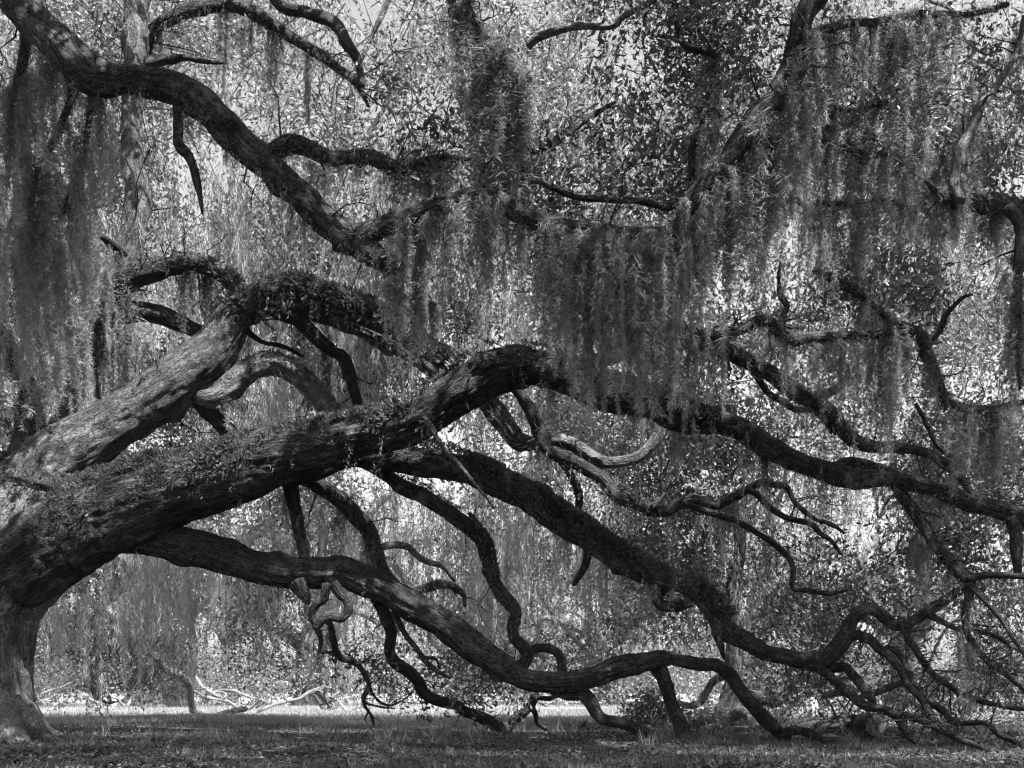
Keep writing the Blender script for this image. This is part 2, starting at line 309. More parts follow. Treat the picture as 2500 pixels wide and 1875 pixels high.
br(S1, [(640, -60, 14), (690, 10, 16), (750, 30, 15), (819, 59, 16), (845, 100, 15), (870, 140, 12), (885, 210, 8)], 16, 15.6)
# upper limb twigs
br(Pl, [(435, 240, 16), (434, 280, 13), (435, 320, 13), (438, 355, 13), (460, 382, 12), (473, 422, 11), (485, 464, 9), (494, 522, 3)], 11)
br(Pl, [(630, 405, 26), (663, 372, 23), (705, 351, 24), (743, 363, 22), (786, 380, 20), (832, 384, 18), (895, 381, 18), (937, 397, 17), (980, 410, 15), (1030, 397, 12), (1090, 385, 8), (1150, 390, 4)], 11, 11.6, 'P3')
br(Pl, [(70, 30, 18), (60, 130, 14), (40, 230, 12), (20, 330, 12), (-10, 420, 10), (-40, 520, 7)], 11.2, 12.2, 'P6')
br(Pl, [(130, 100, 14), (170, 210, 10), (150, 300, 9), (110, 390, 8), (60, 470, 7), (20, 560, 5)], 11.1, 12.6, 'P7')
br(S1, [(305, 620, 12), (240, 575, 9), (170, 560, 8), (100, 585, 7), (30, 560, 6), (-40, 590, 5)], 15.4, 13.6, 'P9')
br(Pl, [(230, 200, 12), (215, 300, 9), (200, 400, 8), (150, 520, 7), (100, 580, 6)], 11, 12.6, 'P8')
br(P2, [(1062, -140, 24), (1100, -60, 24), (1125, 0, 24), (1161, 84, 23), (1203, 148, 23), (1233, 211, 22), (1250, 295, 20), (1262, 359, 16), (1275, 420, 15), (1262, 500, 16)], 10.8, 11.1, 'R')
br(P2, [(1651, -60, 9), (1651, 55, 9), (1673, 114, 9), (1740, 135, 10), (1750, 177, 10), (1753, 211, 10), (1724, 240, 10), (1715, 287, 9), (1694, 338, 9), (1689, 401, 9), (1694, 470, 10)], 11.2, 11.1, 'S')
br(P2, [(1230, 480, 12), (1263, 386, 12), (1305, 363, 12), (1360, 338, 11), (1398, 312, 10), (1453, 278, 8), (1500, 250, 4)], 11.2, 12)
br(P2, [(1890, 235, 12), (1939, 224, 9), (1981, 236, 9), (2011, 249, 9), (2045, 268, 8), (2090, 270, 7), (2138, 255, 6), (2171, 236, 6), (2197, 215, 6), (2226, 196, 4), (2290, 185, 2)], 11.25, 12.3, 'P2a')
br(P2, [(1960, 90, 12), (2050, 60, 11), (2150, 55, 10), (2250, 30, 9), (2360, 35, 7), (2460, 10, 6)], 11.25, 12.3, 'P2b')
br(P2, [(1912, 220, 10), (1990, 330, 9), (2080, 370, 9), (2190, 380, 8), (2270, 370, 6), (2330, 395, 4)], 11.25, 12.3, 'P2c')
br(P2, [(1780, 385, 10), (1860, 470, 9), (1950, 490, 9), (2050, 500, 8), (2160, 490, 7), (2240, 520, 4)], 11.25, 12.3, 'P2d')
br(P2, [(1240, 500, 12), (1300, 440, 9), (1400, 480, 8), (1480, 485, 9), (1560, 490, 9), (1640, 505, 8), (1690, 480, 8)], 11.2, 11.4)
br(P2, [(1289, 114, 10), (1318, 89, 10), (1369, 72, 9), (1419, 63, 9), (1495, 63, 8), (1521, 38, 8), (1580, 8, 8), (1650, -30, 9)], 12.2, 11.5, None, BARK_PALE)
# lower twigs of the hanging limb
br(Ml, [(1908, 790, 10), (1912, 768, 9), (1922, 748, 8), (1906, 722, 8), (1901, 684, 6), (1905, 640, 3)], 12)
br(Ml, [(1985, 660, 6), (2036, 680, 9), (2074, 701, 10), (2112, 727, 11), (2138, 745, 11), (2171, 777, 12), (2192, 811, 12)], 11.9, 12.1, 'W2')
br(Ml, [(2265, 850, 8), (2300, 800, 8), (2310, 770, 8), (2325, 752, 7), (2349, 727, 5), (2374, 718, 3)], 12.2, 12, 'W1')
br(Ml, [(2285, 930, 8), (2327, 985, 8), (2391, 998, 8), (2441, 992, 7), (2510, 980, 6)], 12.2, 12.4, 'W3')
# off the great arch
br(A, [(2175, 1160, 18), (2190, 1196, 15), (2213, 1230, 15), (2243, 1272, 15), (2277, 1327, 16), (2319, 1373, 16), (2361, 1417, 17), (2367, 1462, 12), (2358, 1512, 10), (2366, 1555, 9), (2403, 1605, 9), (2445, 1635, 9), (2483, 1664, 9), (2540, 1720, 7)], 13.7, 13.2, 'A1')
br(A, [(2370, 1430, 9), (2386, 1449, 6), (2433, 1500, 6), (2471, 1555, 5), (2496, 1593, 4), (2520, 1640, 3)], 13.4, 13.2)
br(A, [(2361, 1415, 10), (2424, 1403, 8), (2500, 1407, 7), (2580, 1400, 5)], 13.4, 13)
br(A, [(2465, 1262, 18), (2478, 1300, 18), (2482, 1350, 16), (2485, 1400, 10)], 13.4, 13.4, 'A2')
br(A, [(2020, 1150, 14), (2070, 1135, 17), (2130, 1142, 16), (2190, 1156, 12)], 13.8, 13.9)
br(A, [(1870, 1100, 22), (1868, 1125, 12), (1865, 1142, 5)], 13.8)
dead = br(A, [(995, 1045, 12, 14.0), (1013, 1021, 9, 13.8), (1034, 1019, 8, 13.7), (1054, 1049, 8, 13.62), (1076, 1087, 6, 13.6), (1103, 1118, 6, 13.6), (1143, 1162, 5, 13.6), (1178, 1203, 4, 13.6), (1208, 1243, 1.5, 13.6)], 13.8, None, 'dead', BARK_MID)
dead['label'] = 'bare dead branch twisting down from a knot'
br(A, [(690, 1130, 22), (705, 1180, 19), (720, 1240, 18), (735, 1300, 17), (745, 1360, 14), (748, 1400, 10)], 14.9, 15.2, 'G')
br(A, [(660, 1130, 24), (700, 1152, 18), (770, 1185, 21), (836, 1230, 22), (870, 1268, 22), (895, 1302, 22), (908, 1350, 22), (930, 1400, 18), (965, 1432, 15), (990, 1442, 14), (1040, 1433, 13), (1080, 1424, 11), (1127, 1446, 8), (1135, 1480, 4)], 15, 16, 'G2')
# off the descending limb
br(E, [(890, 1125, 20), (935, 1155, 16), (980, 1184, 19), (1022, 1201, 20), (1064, 1230, 20), (1106, 1255, 20), (1148, 1286, 20), (1178, 1323, 18), (1191, 1365, 17), (1199, 1403, 17), (1216, 1441, 16), (1237, 1470, 17), (1257, 1496, 16), (1254, 1525, 15), (1258, 1555, 15), (1279, 1580, 16), (1288, 1605, 16), (1268, 1635, 16)], 15, 15.2, 'H')
br(E, [(1288, 1596, 12), (1310, 1583, 11), (1343, 1584, 11), (1365, 1601, 11), (1373, 1645, 12)], 15.2)
br(E, [(905, 1345, 12), (937, 1335, 9), (963, 1331, 9), (997, 1335, 9), (1022, 1356, 9), (1047, 1373, 8), (1085, 1386, 7), (1110, 1420, 4)], 15.9, 16.6, None, BARK_PALE)
br(E, [(1440, 1310, 16), (1435, 1345, 12), (1425, 1385, 10), (1408, 1415, 8), (1400, 1428, 6)], 14.8)
br(E, [(1640, 1425, 14), (1605, 1450, 13), (1612, 1472, 14), (1650, 1478, 13), (1690, 1470, 10)], 14.8)
br(E, [(1745, 1500, 20), (1752, 1545, 14), (1762, 1580, 9), (1768, 1610, 3)], 14.8)
br(E, [(2060, 1560, 18), (2084, 1549, 15), (2108, 1556, 14), (2136, 1580, 13), (2171, 1603, 12), (2197, 1637, 10), (2214, 1669, 10), (2239, 1698, 9), (2260, 1732, 8), (2270, 1758, 8), (2292, 1778, 7)], 14.4, 12.8, 'D1')
br(E, [(2150, 1588, 10), (2175, 1584, 9), (2203, 1605, 9), (2219, 1643, 9), (2237, 1673, 9), (2262, 1707, 9), (2298, 1732, 9), (2323, 1757, 9), (2345, 1765, 7), (2410, 1768, 7), (2441, 1795, 7), (2483, 1812, 6), (2530, 1835, 4)], 14.2, 12, 'D2')
br(E, [(2195, 1525, 12), (2208, 1540, 10), (2226, 1572, 9), (2256, 1614, 9), (2285, 1648, 9), (2332, 1685, 8), (2382, 1711, 8), (2433, 1719, 7), (2500, 1728, 7), (2570, 1740, 5)], 14.2, 13, 'D3')
br(E, [(1985, 1612, 16), (2001, 1633, 13), (2036, 1660, 12), (2070, 1690, 11), (2112, 1723, 11), (2159, 1736, 11), (2192, 1749, 11), (2235, 1754, 10), (2273, 1771, 9), (2315, 1788, 9), (2357, 1809, 8), (2424, 1838, 5)], 14.6, 11.2, 'D4')
br(E, [(2010, 1625, 16), (2036, 1630, 12), (2062, 1627, 12), (2087, 1652, 12), (2108, 1677, 12), (2125, 1702, 11), (2136, 1728, 9)], 14.6, 13.6)
br(E, [(2185, 1748, 10), (2194, 1760, 9), (2206, 1783, 8), (2230, 1804, 8), (2268, 1816, 8), (2306, 1813, 7), (2352, 1822, 4)], 13, 12.5)
br(E, [(2075, 1692, 10), (2049, 1691, 9), (2030, 1693, 9), (2011, 1699, 8)], 13.9)
br(E, [(2095, 1705, 8), (2129, 1694, 9), (2165, 1682, 9), (2203, 1667, 7), (2230, 1650, 4)], 13.7, 14.6)
br(E, [(2264, 1500, 9), (2302, 1517, 7), (2332, 1534, 7), (2386, 1542, 6), (2433, 1555, 6), (2467, 1576, 5), (2500, 1595, 4)], 14.2, 13.8)
# off the low limb
br(Fl, [(1598, 1612, 24), (1612, 1645, 21), (1623, 1676, 20), (1636, 1716, 18), (1652, 1754, 18), (1668, 1792, 20), (1674, 1812, 21)], 15.2, 15.3, 'F1')
br(Fl, [(1340, 1670, 20), (1381, 1692, 17), (1424, 1698, 19), (1449, 1723, 18), (1467, 1753, 16), (1504, 1762, 15), (1538, 1771, 15), (1571, 1784, 14), (1605, 1795, 12), (1650, 1804, 7)], 15.1, 15, 'F2')
F3 = br(Fl, [(915, 1450, 18), (937, 1500, 17), (953, 1538, 16), (950, 1580, 15), (964, 1610, 16), (997, 1631, 17), (1022, 1660, 16), (1039, 1694, 16), (1077, 1712, 15), (1110, 1720, 14), (1140, 1740, 14), (1182, 1754, 15), (1220, 1771, 15), (1240, 1774, 14), (1259, 1753, 14), (1280, 1739, 13), (1297, 1718, 11), (1306, 1690, 10), (1318, 1670, 7)], 15, 16.6, 'F3')
br(Fl, [(1298, 1725, 8), (1308, 1745, 7), (1313, 1766, 7), (1334, 1781, 5)], 16.6)
br(Fl, [(1300, 1700, 7), (1330, 1705, 7), (1360, 1700, 6), (1380, 1690, 5)], 16.6, 16)
br(Fl, [(960, 1480, 10), (971, 1517, 8), (988, 1550, 8), (1013, 1580, 7), (1035, 1610, 7), (1064, 1635, 6), (1100, 1657, 3)], 15)
br(Fl, [(1035, 1605, 5), (1065, 1610, 4), (1072, 1630, 3)], 15)
br(Fl, [(815, 1425, 16), (832, 1450, 13), (849, 1464, 12), (853, 1488, 12), (836, 1508, 12), (803, 1504, 11), (781, 1517, 11), (770, 1535, 8)], 14.7, 14.6)
br(Fl, [(795, 1425, 14), (790, 1462, 10), (769, 1478, 10), (758, 1504, 10), (771, 1534, 9), (783, 1568, 6), (776, 1600, 3)], 14.7, 14.8)
br(Fl, [(725, 1420, 26), (740, 1450, 17), (752, 1472, 8)], 14.6)
br(Fl, [(790, 1510, 9), (807, 1528, 9), (811, 1555, 9), (819, 1588, 9), (837, 1610, 9), (870, 1619, 8), (891, 1643, 8), (900, 1673, 7), (888, 1698, 7), (891, 1723, 5), (908, 1749, 4), (913, 1774, 2)], 14.6, 15.6, 'F6')
br(Fl, [(900, 1680, 5), (915, 1700, 4), (930, 1715, 4), (955, 1722, 3), (985, 1708, 2), (1010, 1690, 1.5)], 15.4, 15.6)
br(Fl, [(889, 1715, 4), (910, 1722, 3), (945, 1728, 3), (965, 1730, 1.5)], 15.5)
br(Fl, [(900, 1738, 3), (890, 1755, 2), (898, 1768, 1)], 15.6)
br(Fl, [(815, 1592, 5), (800, 1593, 4), (786, 1595, 3)], 14.8)
# off the slender snaking limb
br(Jl, [(1825, 1195, 10), (1848, 1207, 9), (1876, 1234, 8), (1901, 1255, 8), (1927, 1268, 8), (1977, 1276, 7), (2003, 1302, 6), (2032, 1323, 5), (2056, 1356, 3)], 15, 14.8)
br(Jl, [(1670, 1230, 9), (1740, 1256, 9), (1804, 1278, 9), (1842, 1297, 8), (1884, 1323, 8), (1918, 1356, 8), (1934, 1380, 8), (1934, 1436, 7), (1960, 1442, 7), (1990, 1446, 7), (2030, 1450, 6), (2070, 1440, 3)], 15, 15.2)
br(Jl, [(1370, 1120, 13), (1390, 1150, 12), (1408, 1182, 11), (1416, 1212, 11), (1411, 1255, 9)], 15.3)
br(Jl, [(1590, 1240, 8), (1610, 1222, 7), (1625, 1205, 5)], 15)
# off the right-hand limb
br(Ll, [(2235, 985, 5), (2256, 1022, 7), (2281, 1073, 7), (2302, 1102, 7), (2335, 1120, 6)], 13.7)
br(Ll, [(1990, 985, 12), (2015, 965, 11), (2050, 950, 10), (2068, 925, 8), (2070, 890, 4)], 13.8)
br(Ll, [(2026, 1030, 7), (2028, 1050, 5), (2030, 1060, 2)], 13.8)
br(Ll, [(1840, 910, 10), (1880, 960, 9), (1940, 1000, 9), (1990, 1005, 7), (2040, 1060, 4)], 14, 15)
br(trunk, [(95, 1105, 14), (60, 1108, 11), (20, 1110, 11), (-40, 1120, 10)], 14.8, 14.4)

# neighbouring oak whose trunk stands outside the right edge of the picture
OAK2 = thing('live_oak', 'neighbouring live oak of which only one thick curved mossy limb shows', 'tree', tuple(P(3050, 1690 + 1650 / 13.5, 13.5)))
OFF2 = np.array(OAK2.location)
def olimb2(name, pts, d0, d1=None, parent=None, key=None, mat=None):
    S = spline(pix(pts, d0, d1), .05)
    if key: LIMB[key] = S.copy()
    S2 = S.copy(); S2[:, :3] -= OFF2
    return limb(name, S2, mat or BARK, parent or OAK2, .05)
olimb2('trunk', [(3060, 1830, 190), (3050, 1750, 140), (3040, 1500, 120), (3020, 1200, 110), (3000, 900, 90), (2990, 600, 70), (3000, 300, 50), (2980, 0, 40)], 13.5)
V1 = olimb2('limb', [(3000, 800, 60), (2880, 690, 36), (2720, 570, 28), (2580, 525, 24), (2475, 508, 22), (2424, 498, 23), (2370, 494, 24), (2325, 490, 22), (2290, 470, 12), (2262, 440, 6)], 13.5, 10.7, key='V')
olimb2('branch', [(2345, 490, 16), (2330, 450, 13), (2337, 400, 14), (2350, 350, 14), (2378, 295, 14), (2392, 253, 12), (2433, 211, 10), (2480, 130, 8), (2500, 40, 6)], 10.8, 11.2, V1, 'V2', BARK_PALE)
olimb2('branch', [(2460, 505, 18), (2490, 545, 16), (2493, 620, 13), (2487, 720, 11), (2485, 820, 10), (2490, 950, 5)], 11.0, 11.0, V1, 'V3')

# ------------------------------------------------------------------ leaves
def unit(v): return v / (np.linalg.norm(v, axis=-1, keepdims=True) + 1e-9)
def leaves(C, D, size, wid, rng, fold=.25, fine=False):
    """folded lens-shaped leaves: C base points, D directions"""
    n = len(C); D = unit(D); N = unit(np.cross(D, unit(rng.normal(size=(n, 3))))); S_ = np.cross(D, N)
    L = (np.broadcast_to(size, (n,)) * rng.uniform(.65, 1.3, n))[:, None]; W = L * wid * rng.uniform(.75, 1.25, n)[:, None]
    mid = C + D * L * .58
    up = N * W * fold
    if not fine:
        V = np.stack([C, mid + S_ * W * .5 + up, C + D * L, mid - S_ * W * .5 + up], 1).reshape(-1, 3)
        b4 = np.arange(n)[:, None] * 4
        T = np.concatenate([b4 + [0, 1, 2], b4 + [0, 2, 3]], 1).reshape(-1, 3); k = 2
    else:
        m1 = C + D * L * .32; droop = -N * L * .12
        V = np.stack([C, m1 + S_ * W * .36 + up * .7, C + D * L * .7 + S_ * W * .5 + up, C + D * L + droop, C + D * L * .7 - S_ * W * .5 + up, m1 - S_ * W * .36 + up * .7], 1).reshape(-1, 3)
        b6 = np.arange(n)[:, None] * 6
        T = np.concatenate([b6 + [0, 1, 2], b6 + [0, 2, 3], b6 + [0, 3, 4], b6 + [0, 4, 5]], 1).reshape(-1, 3); k = 4
    return V, T, np.repeat(rng.uniform(0, 1, n) ** 1.6, k)
def twigs(A_, B_, r, rng):
    """thin three-sided twigs from points A_ to points B_ with a kink"""
    n = len(A_); Mid = (A_ + B_) / 2 + rng.normal(size=(n, 3)) * .12 * np.linalg.norm(B_ - A_, axis=1)[:, None]
    D = unit(B_ - A_); U = unit(np.cross(D, [0.3, .8, .5])); W = np.cross(D, U)
    rings = []
    for c, rr in ((A_, r), (Mid, r * .75), (B_, r * .35)):
        rr = np.broadcast_to(rr, (n,))[:, None]
        for t in (0, 2.09, 4.19): rings.append(c + U * rr * math.cos(t) + W * rr * math.sin(t))
    V = np.stack(rings, 1).reshape(-1, 3); b9 = np.arange(n)[:, None] * 9
    tr = []
    for s in (0, 3):
        for k in range(3):
            a, c = s + k, s + (k + 1) % 3
            tr += [b9 + [a, c, c + 3], b9 + [a, c + 3, a + 3]]
    return V, np.concatenate(tr, 1).reshape(-1, 3)
def clusters(cent, per, rad, size, wid, rng, droop=.3, fine=False):
    n = len(cent); k = per
    ax = unit(rng.normal(size=(n, 3)) + [0, -.2, -droop])           # twig direction
    t = rng.uniform(-1, 1, (n, k, 1))
    C = cent[:, None] + ax[:, None] * t * rad + rng.normal(size=(n, k, 3)) * rad * .38
    D = ax[:, None] * .7 + unit(rng.normal(size=(n, k, 3))) + np.array([0, 0, -droop])
    V, T, tone = leaves(C.reshape(-1, 3), D.reshape(-1, 3), size, wid, rng, fine=fine)
    kf = len(T) // (n * k); tone = np.clip(.55 * tone + np.repeat(rng.uniform(0, .6, n), k * kf), 0, 1)
    A_ = cent + ax * rad * .9; B_ = cent - ax * rad * 1.6 + np.array([0, .1, .2]) * rad
    return V, T, tone, A_, B_
def zone(x0, x1, y0, y1, d0, d1, n, rng, thr=None, scale=.8):
    out = np.zeros((0, 3))
    while len(out) < n:
        m = n * 3
        px, py, d = rng.uniform(x0, x1, m), rng.uniform(y0, y1, m), rng.uniform(d0, d1, m)
        p = np.stack([(px - 1250) / F * d, d, CAMH + (HOR - py) / F * d], -1)
        if thr is not None: p = p[fbm(p * scale + 5.5, 2) > thr]
        out = np.vstack([out, p])
    return out[:n]
def clumps(x0, x1, y0, y1, d0, d1, n, k, sig, rng, thr=None, scale=.6):
    c = zone(x0, x1, y0, y1, d0, d1, max(1, n // k), rng, thr, scale)
    return np.repeat(c, k, 0) + rng.normal(size=(len(c) * k, 3)) * [sig * 1.25, sig, sig * .7]
def crown(parts, name, mat, parent, off, twig_mat=None, tr=.008, rng=R):
    """parts: list of cluster tuples; one foliage mesh and one mesh of its twigs, both uncountable"""
    vs_, ts_, to_, base = [], [], [], 0
    As, Bs = [], []
    for V, T, tone, A_, B_ in parts:
        vs_.append(V); ts_.append(T + base); to_.append(tone); base += len(V); As.append(A_); Bs.append(B_)
    o = mesh_of(name, np.vstack(vs_) - off, np.vstack(ts_), mat, parent, tone=np.concatenate(to_), kind='stuff')
    if twig_mat:
        V, T = twigs(np.vstack(Bs), np.vstack(As), tr, rng)
        mesh_of('twig', V - off, T, twig_mat, parent, bark=V, kind='stuff')
    return o

SUNNY = ((P(470, 880, 14.3), .5), (P(330, 980, 14.2), .2), (P(100, 1310, 13.9), .9), (P(250, 1230, 14), .5), (P(190, 880, 14.8), .5), (P(330, 540, 15.5), .6), (P(860, 1410, 14.8), .35), (P(560, 1150, 14), .35), (P(1900, 1840, 11), .5), (P(2250, 1830, 11), .5), (P(1775, 1690, 19.2), .6), (P(1900, 1700, 19.6), .4), (P(1300, 1720, 16.6), .4))
def cull(p):  # leaves out clusters on the sun rays to chosen spots, shaping light patches
    for gp, gr in SUNNY:
        dl = p - gp; tt = dl @ np.array(to_sun); p = p[(np.linalg.norm(dl - tt[:, None] * np.array(to_sun), axis=1) > gr + .35) | (tt < .3)]
    return p
rl = np.random.RandomState(11)
near = []
for x0, x1, y0, y1, d0, d1, n in [(1240, 1880, -60, 330, 10.6, 12.6, 95), (1250, 1720, 300, 600, 10.9, 12.2, 60), (850, 1300, 180, 560, 11, 12.4, 60),
                                  (-40, 340, 230, 780, 12.4, 14, 110), (1550, 1800, -80, 120, 10.6, 12, 40), (1950, 2500, 30, 260, 11.3, 13, 45), (2280, 2500, 340, 560, 12.2, 14, 45),
                                  (1980, 2300, 620, 760, 12, 14, 40), (800, 1000, 1590, 1700, 15, 16, 14), (1030, 1290, 1580, 1730, 15.3, 17, 46)]:
    near.append(clusters(cull(zone(x0, x1, y0, y1, d0, d1, n, rl, .12)), 34, .2, .075, .42, rl, .35, fine=True))
crown(near, 'crown', LEAF, OAK, OFF, BARK, .006)
mid = []
for x0, x1, y0, y1, d0, d1, n in [(1840, 2500, 1230, 1700, 15.8, 19, 380), (1500, 1900, 1080, 1560, 17, 20, 300), (2080, 2500, 1000, 1300, 15, 18, 180), (1650, 2150, 900, 1130, 16, 19, 150),
                                  (1080, 1500, 1350, 1640, 21, 24.5, 110), (200, 460, 1560, 1690, 22, 24.5, 50)]:
    mid.append(clusters(cull(zone(x0, x1, y0, y1, d0, d1, n, rl, -.05)), 44, .3, .085, .42, rl, .3))
mid.append(clusters(clumps(60, 820, 1330, 1640, 20, 24, 150, 7, .3, rl), 40, .3, .085, .42, rl, .3)); mid.append(clusters(clumps(760, 1500, 1200, 1600, 20, 24.5, 130, 7, .3, rl), 40, .3, .085, .42, rl, .3))
crown(mid, 'crown', LEAF, OAK, OFF, BARK_PALE, .009)

# far side of the crown: limbs growing out from the stem and the foliage they carry
back_pts = clumps(-80, 2580, -80, 900, 17.5, 21.3, 2050, 11, .35, rl, -.1, .6)
def sky_gap(p):
    """openings in the leaf roof, fixed in space"""
    px = 1250 + p[:, 0] / p[:, 1] * F; py = HOR - (p[:, 2] - CAMH) / p[:, 1] * F
    k = np.ones(len(p), bool)
    for x, y, a, b_ in [(415, 480, 45, 32), (640, 950, 70, 40), (1320, 320, 40, 35), (1370, 130, 50, 30), (1720, 40, 70, 40), (2220, 630, 100, 50), (2390, 100, 40, 50), (1060, 1200, 90, 60), (1290, 1090, 60, 40), (1400, 1170, 70, 35),
                        (600, 240, 30, 25), (860, 430, 30, 25), (1580, 890, 30, 25), (950, 960, 60, 22), (380, 820, 60, 35), (2050, 1010, 80, 30), (1000, 300, 30, 30)]:
        k &= ((px - x) / a) ** 2 + ((py - y) / b_) ** 2 > 1
    return k
back_pts = np.vstack([back_pts, zone(100, 1200, 820, 1010, 18, 21.5, 260, rl, .05, .6), zone(1300, 1900, 950, 1150, 18, 23, 130, rl, .05, .6), clumps(-80, 150, 820, 1120, 17, 21, 90, 8, .35, rl), clumps(1650, 2520, 780, 1000, 17, 21, 170, 8, .35, rl), clumps(260, 900, 930, 1080, 20, 24, 130, 7, .35, rl), clumps(380, 800, 1120, 1300, 20, 24.5, 110, 7, .35, rl), clumps(1100, 1360, 660, 850, 16.5, 18.5, 40, 8, .3, rl), zone(1050, 1600, 960, 1240, 18, 22, 110, rl, .1, .9)])
back_pts = back_pts[sky_gap(back_pts)]
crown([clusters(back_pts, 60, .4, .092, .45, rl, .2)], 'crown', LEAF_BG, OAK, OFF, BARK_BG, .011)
stem = LIMB['S1']
for k in range(10):
    tgt = back_pts[rl.randint(len(back_pts))]
    a = np.append(tgt + [rl.uniform(-5, 5), rl.uniform(-.5, 1.5), 0], 0); a[2] = 14.5 + rl.uniform(0, 1.5)
    L_ = np.linalg.norm(tgt - a[:3]); n = 6
    pts = []
    sag = rl.uniform(-.12, .18)
    for i in range(n + 1):
        t = i / n; q = a[:3] * (1 - t) + tgt * t + np.array([0, 0, L_ * sag * 4 * t * (1 - t)]) + rl.normal(size=3) * .28 * math.sin(math.pi * t)
        pts.append(np.append(q, .06 * (1 - t) + .02))
    S_ = spline(np.array(pts), .12); S_[:, :3] -= OFF
    lo = limb('limb', S_, BARK_BG, OAK, .07)
    for j in range(5):
        i = rl.randint(len(S_) // 3, len(S_)); q = S_[i, :3]; e = unit(rl.normal(size=3) + [0.2, 0, .3]) * rl.uniform(.8, 2.4)
        pp = np.array([np.append(q + e * t + rl.normal(size=3) * .15 * t, S_[i, 3] * .6 * (1 - t) + .014) for t in (0, .3, .6, 1)])
        limb('branch', spline(pp, .12), BARK_BG, lo, .07)
# unseen leaf roof above the picture, added to shade the limbs and near ground
ov = []
n = 3600
ox = rl.uniform(-10, 20, n); oy = rl.uniform(-6, 15.5, n)
oz = np.maximum(8.6, .563 * oy + 1.6) + rl.uniform(0, 2.2, n)
op = np.stack([ox, oy, oz], -1)
op = op[fbm(op * [.35, .35, .1] + 9.1, 3) > -.6]
op = cull(op)
for bp in (P(-30, 1720, 14), P(60, 1780, 13.6), P(20, 1650, 14), P(700, 460, 11), P(500, 280, 11), P(2130, 1770, 15)):  # extra leaf clusters added on the sun rays to shade these spots
    op = np.vstack([op, bp + np.array(to_sun) * (10.2 - bp[2]) / to_sun.z + rl.normal(size=(7, 3)) * [.45, .45, .3]])
crown([clusters(op, 30, .6, .24, .5, rl, .1)], 'crown', LEAF, OAK, OFF, BARK, .02)

# ------------------------------------------------------------------ resurrection fern along the tops of the limbs
def fern(key, x0, x1, dens, size, parent, off=OFF, rng=rl, spread=.85):
    S_ = LIMB[key]; px = 1250 + S_[:, 0] / S_[:, 1] * F
    ok = np.where((px >= x0) & (px <= x1))[0]
    seg = np.linalg.norm(np.gradient(S_[:, :3], axis=0), axis=1)
    n = int(dens * seg[ok].sum())
    wgt = seg[ok] * S_[ok, 3] * np.clip(.65 + .9 * fbm(np.stack([S_[ok, 0] * 1.6, S_[ok, 1], S_[ok, 2]], -1), 2), .08, 2); i = rng.choice(ok, n, p=wgt / wgt.sum())
    T = unit(np.gradient(S_[:, :3], axis=0))[i]
    side = unit(np.cross(T, [0, 0, 1.0])); up = np.cross(side, T)
    a = np.clip(rng.normal(size=n) * spread, -1.75, 1.75)
    nr = up * np.cos(a)[:, None] + side * np.sin(a)[:, None]
    C = S_[i, :3] + nr * (S_[i, 3] * .97)[:, None] + T * rng.uniform(-.05, .05, n)[:, None]
    D = nr * .9 + unit(rng.normal(size=(n, 3))) * .9 + np.array([0, 0, .1])
    big = np.clip(1 + .9 * fbm(C * 2.3 + 4, 2), .45, 1.9)
    keep = fbm(C * 3.1 + 9, 2) > -.45; C, D, big, n = C[keep], D[keep], big[keep], keep.sum()
    V, T_, tone = leaves(C, D, size * big, .3, rng, fold=.3)
    tone = np.clip(tone * .7 + np.repeat(.3 * fbm(C * 4, 2) + .2, 2), 0, 1)
    mesh_of('fern_cover', V - off, T_, FERN, parent, tone=tone, kind='stuff')
fern('A', 180, 1000, 4000, .062, A); fern('A', 1000, 1750, 2000, .06, A); fern('E', 830, 1760, 2500, .06, E)
fern('B2', 600, 1120, 2200, .075, Bl); fern('B', 560, 900, 900, .06, Bl, spread=.7); fern('H', 940, 1200, 1300, .055, E); fern('L', 1480, 2100, 500, .05, Ll)
fern('C', 560, 800, 700, .055, Bl, spread=.6); fern('trunk', 20, 200, 2600, .05, trunk, spread=1.3); fern('S1b', 280, 570, 900, .07, S1)

# ------------------------------------------------------------------ Spanish moss
def fuzz(C, D, L, wdt, rng, simple=False):
    """one thin curved fibre (two triangles) at each point"""
    n = len(C); D = unit(D); N = unit(np.cross(D, rng.normal(size=(n, 3)))); S_ = np.cross(D, N)
    L = np.broadcast_to(L, (n,))[:, None]; W = np.broadcast_to(wdt, (n,))[:, None] * .5
    if simple: return np.stack([C - S_ * W, C + S_ * W, C + D * L], 1).reshape(-1, 3), np.arange(3 * n).reshape(-1, 3)
    bend = rng.normal(size=(n, 1)) * .38
    m = C + D * L * .5 + N * L * bend
    tip = C + D * L - N * L * bend * rng.uniform(-1.5, 1, (n, 1))
    V = np.stack([C - S_ * W, C + S_ * W, m - S_ * W * .8, m + S_ * W * .8, tip], 1).reshape(-1, 3); b5 = np.arange(n)[:, None] * 5
    T = np.concatenate([b5 + [0, 1, 3], b5 + [0, 3, 2], b5 + [2, 3, 4]], 1).reshape(-1, 3)
    return V, T
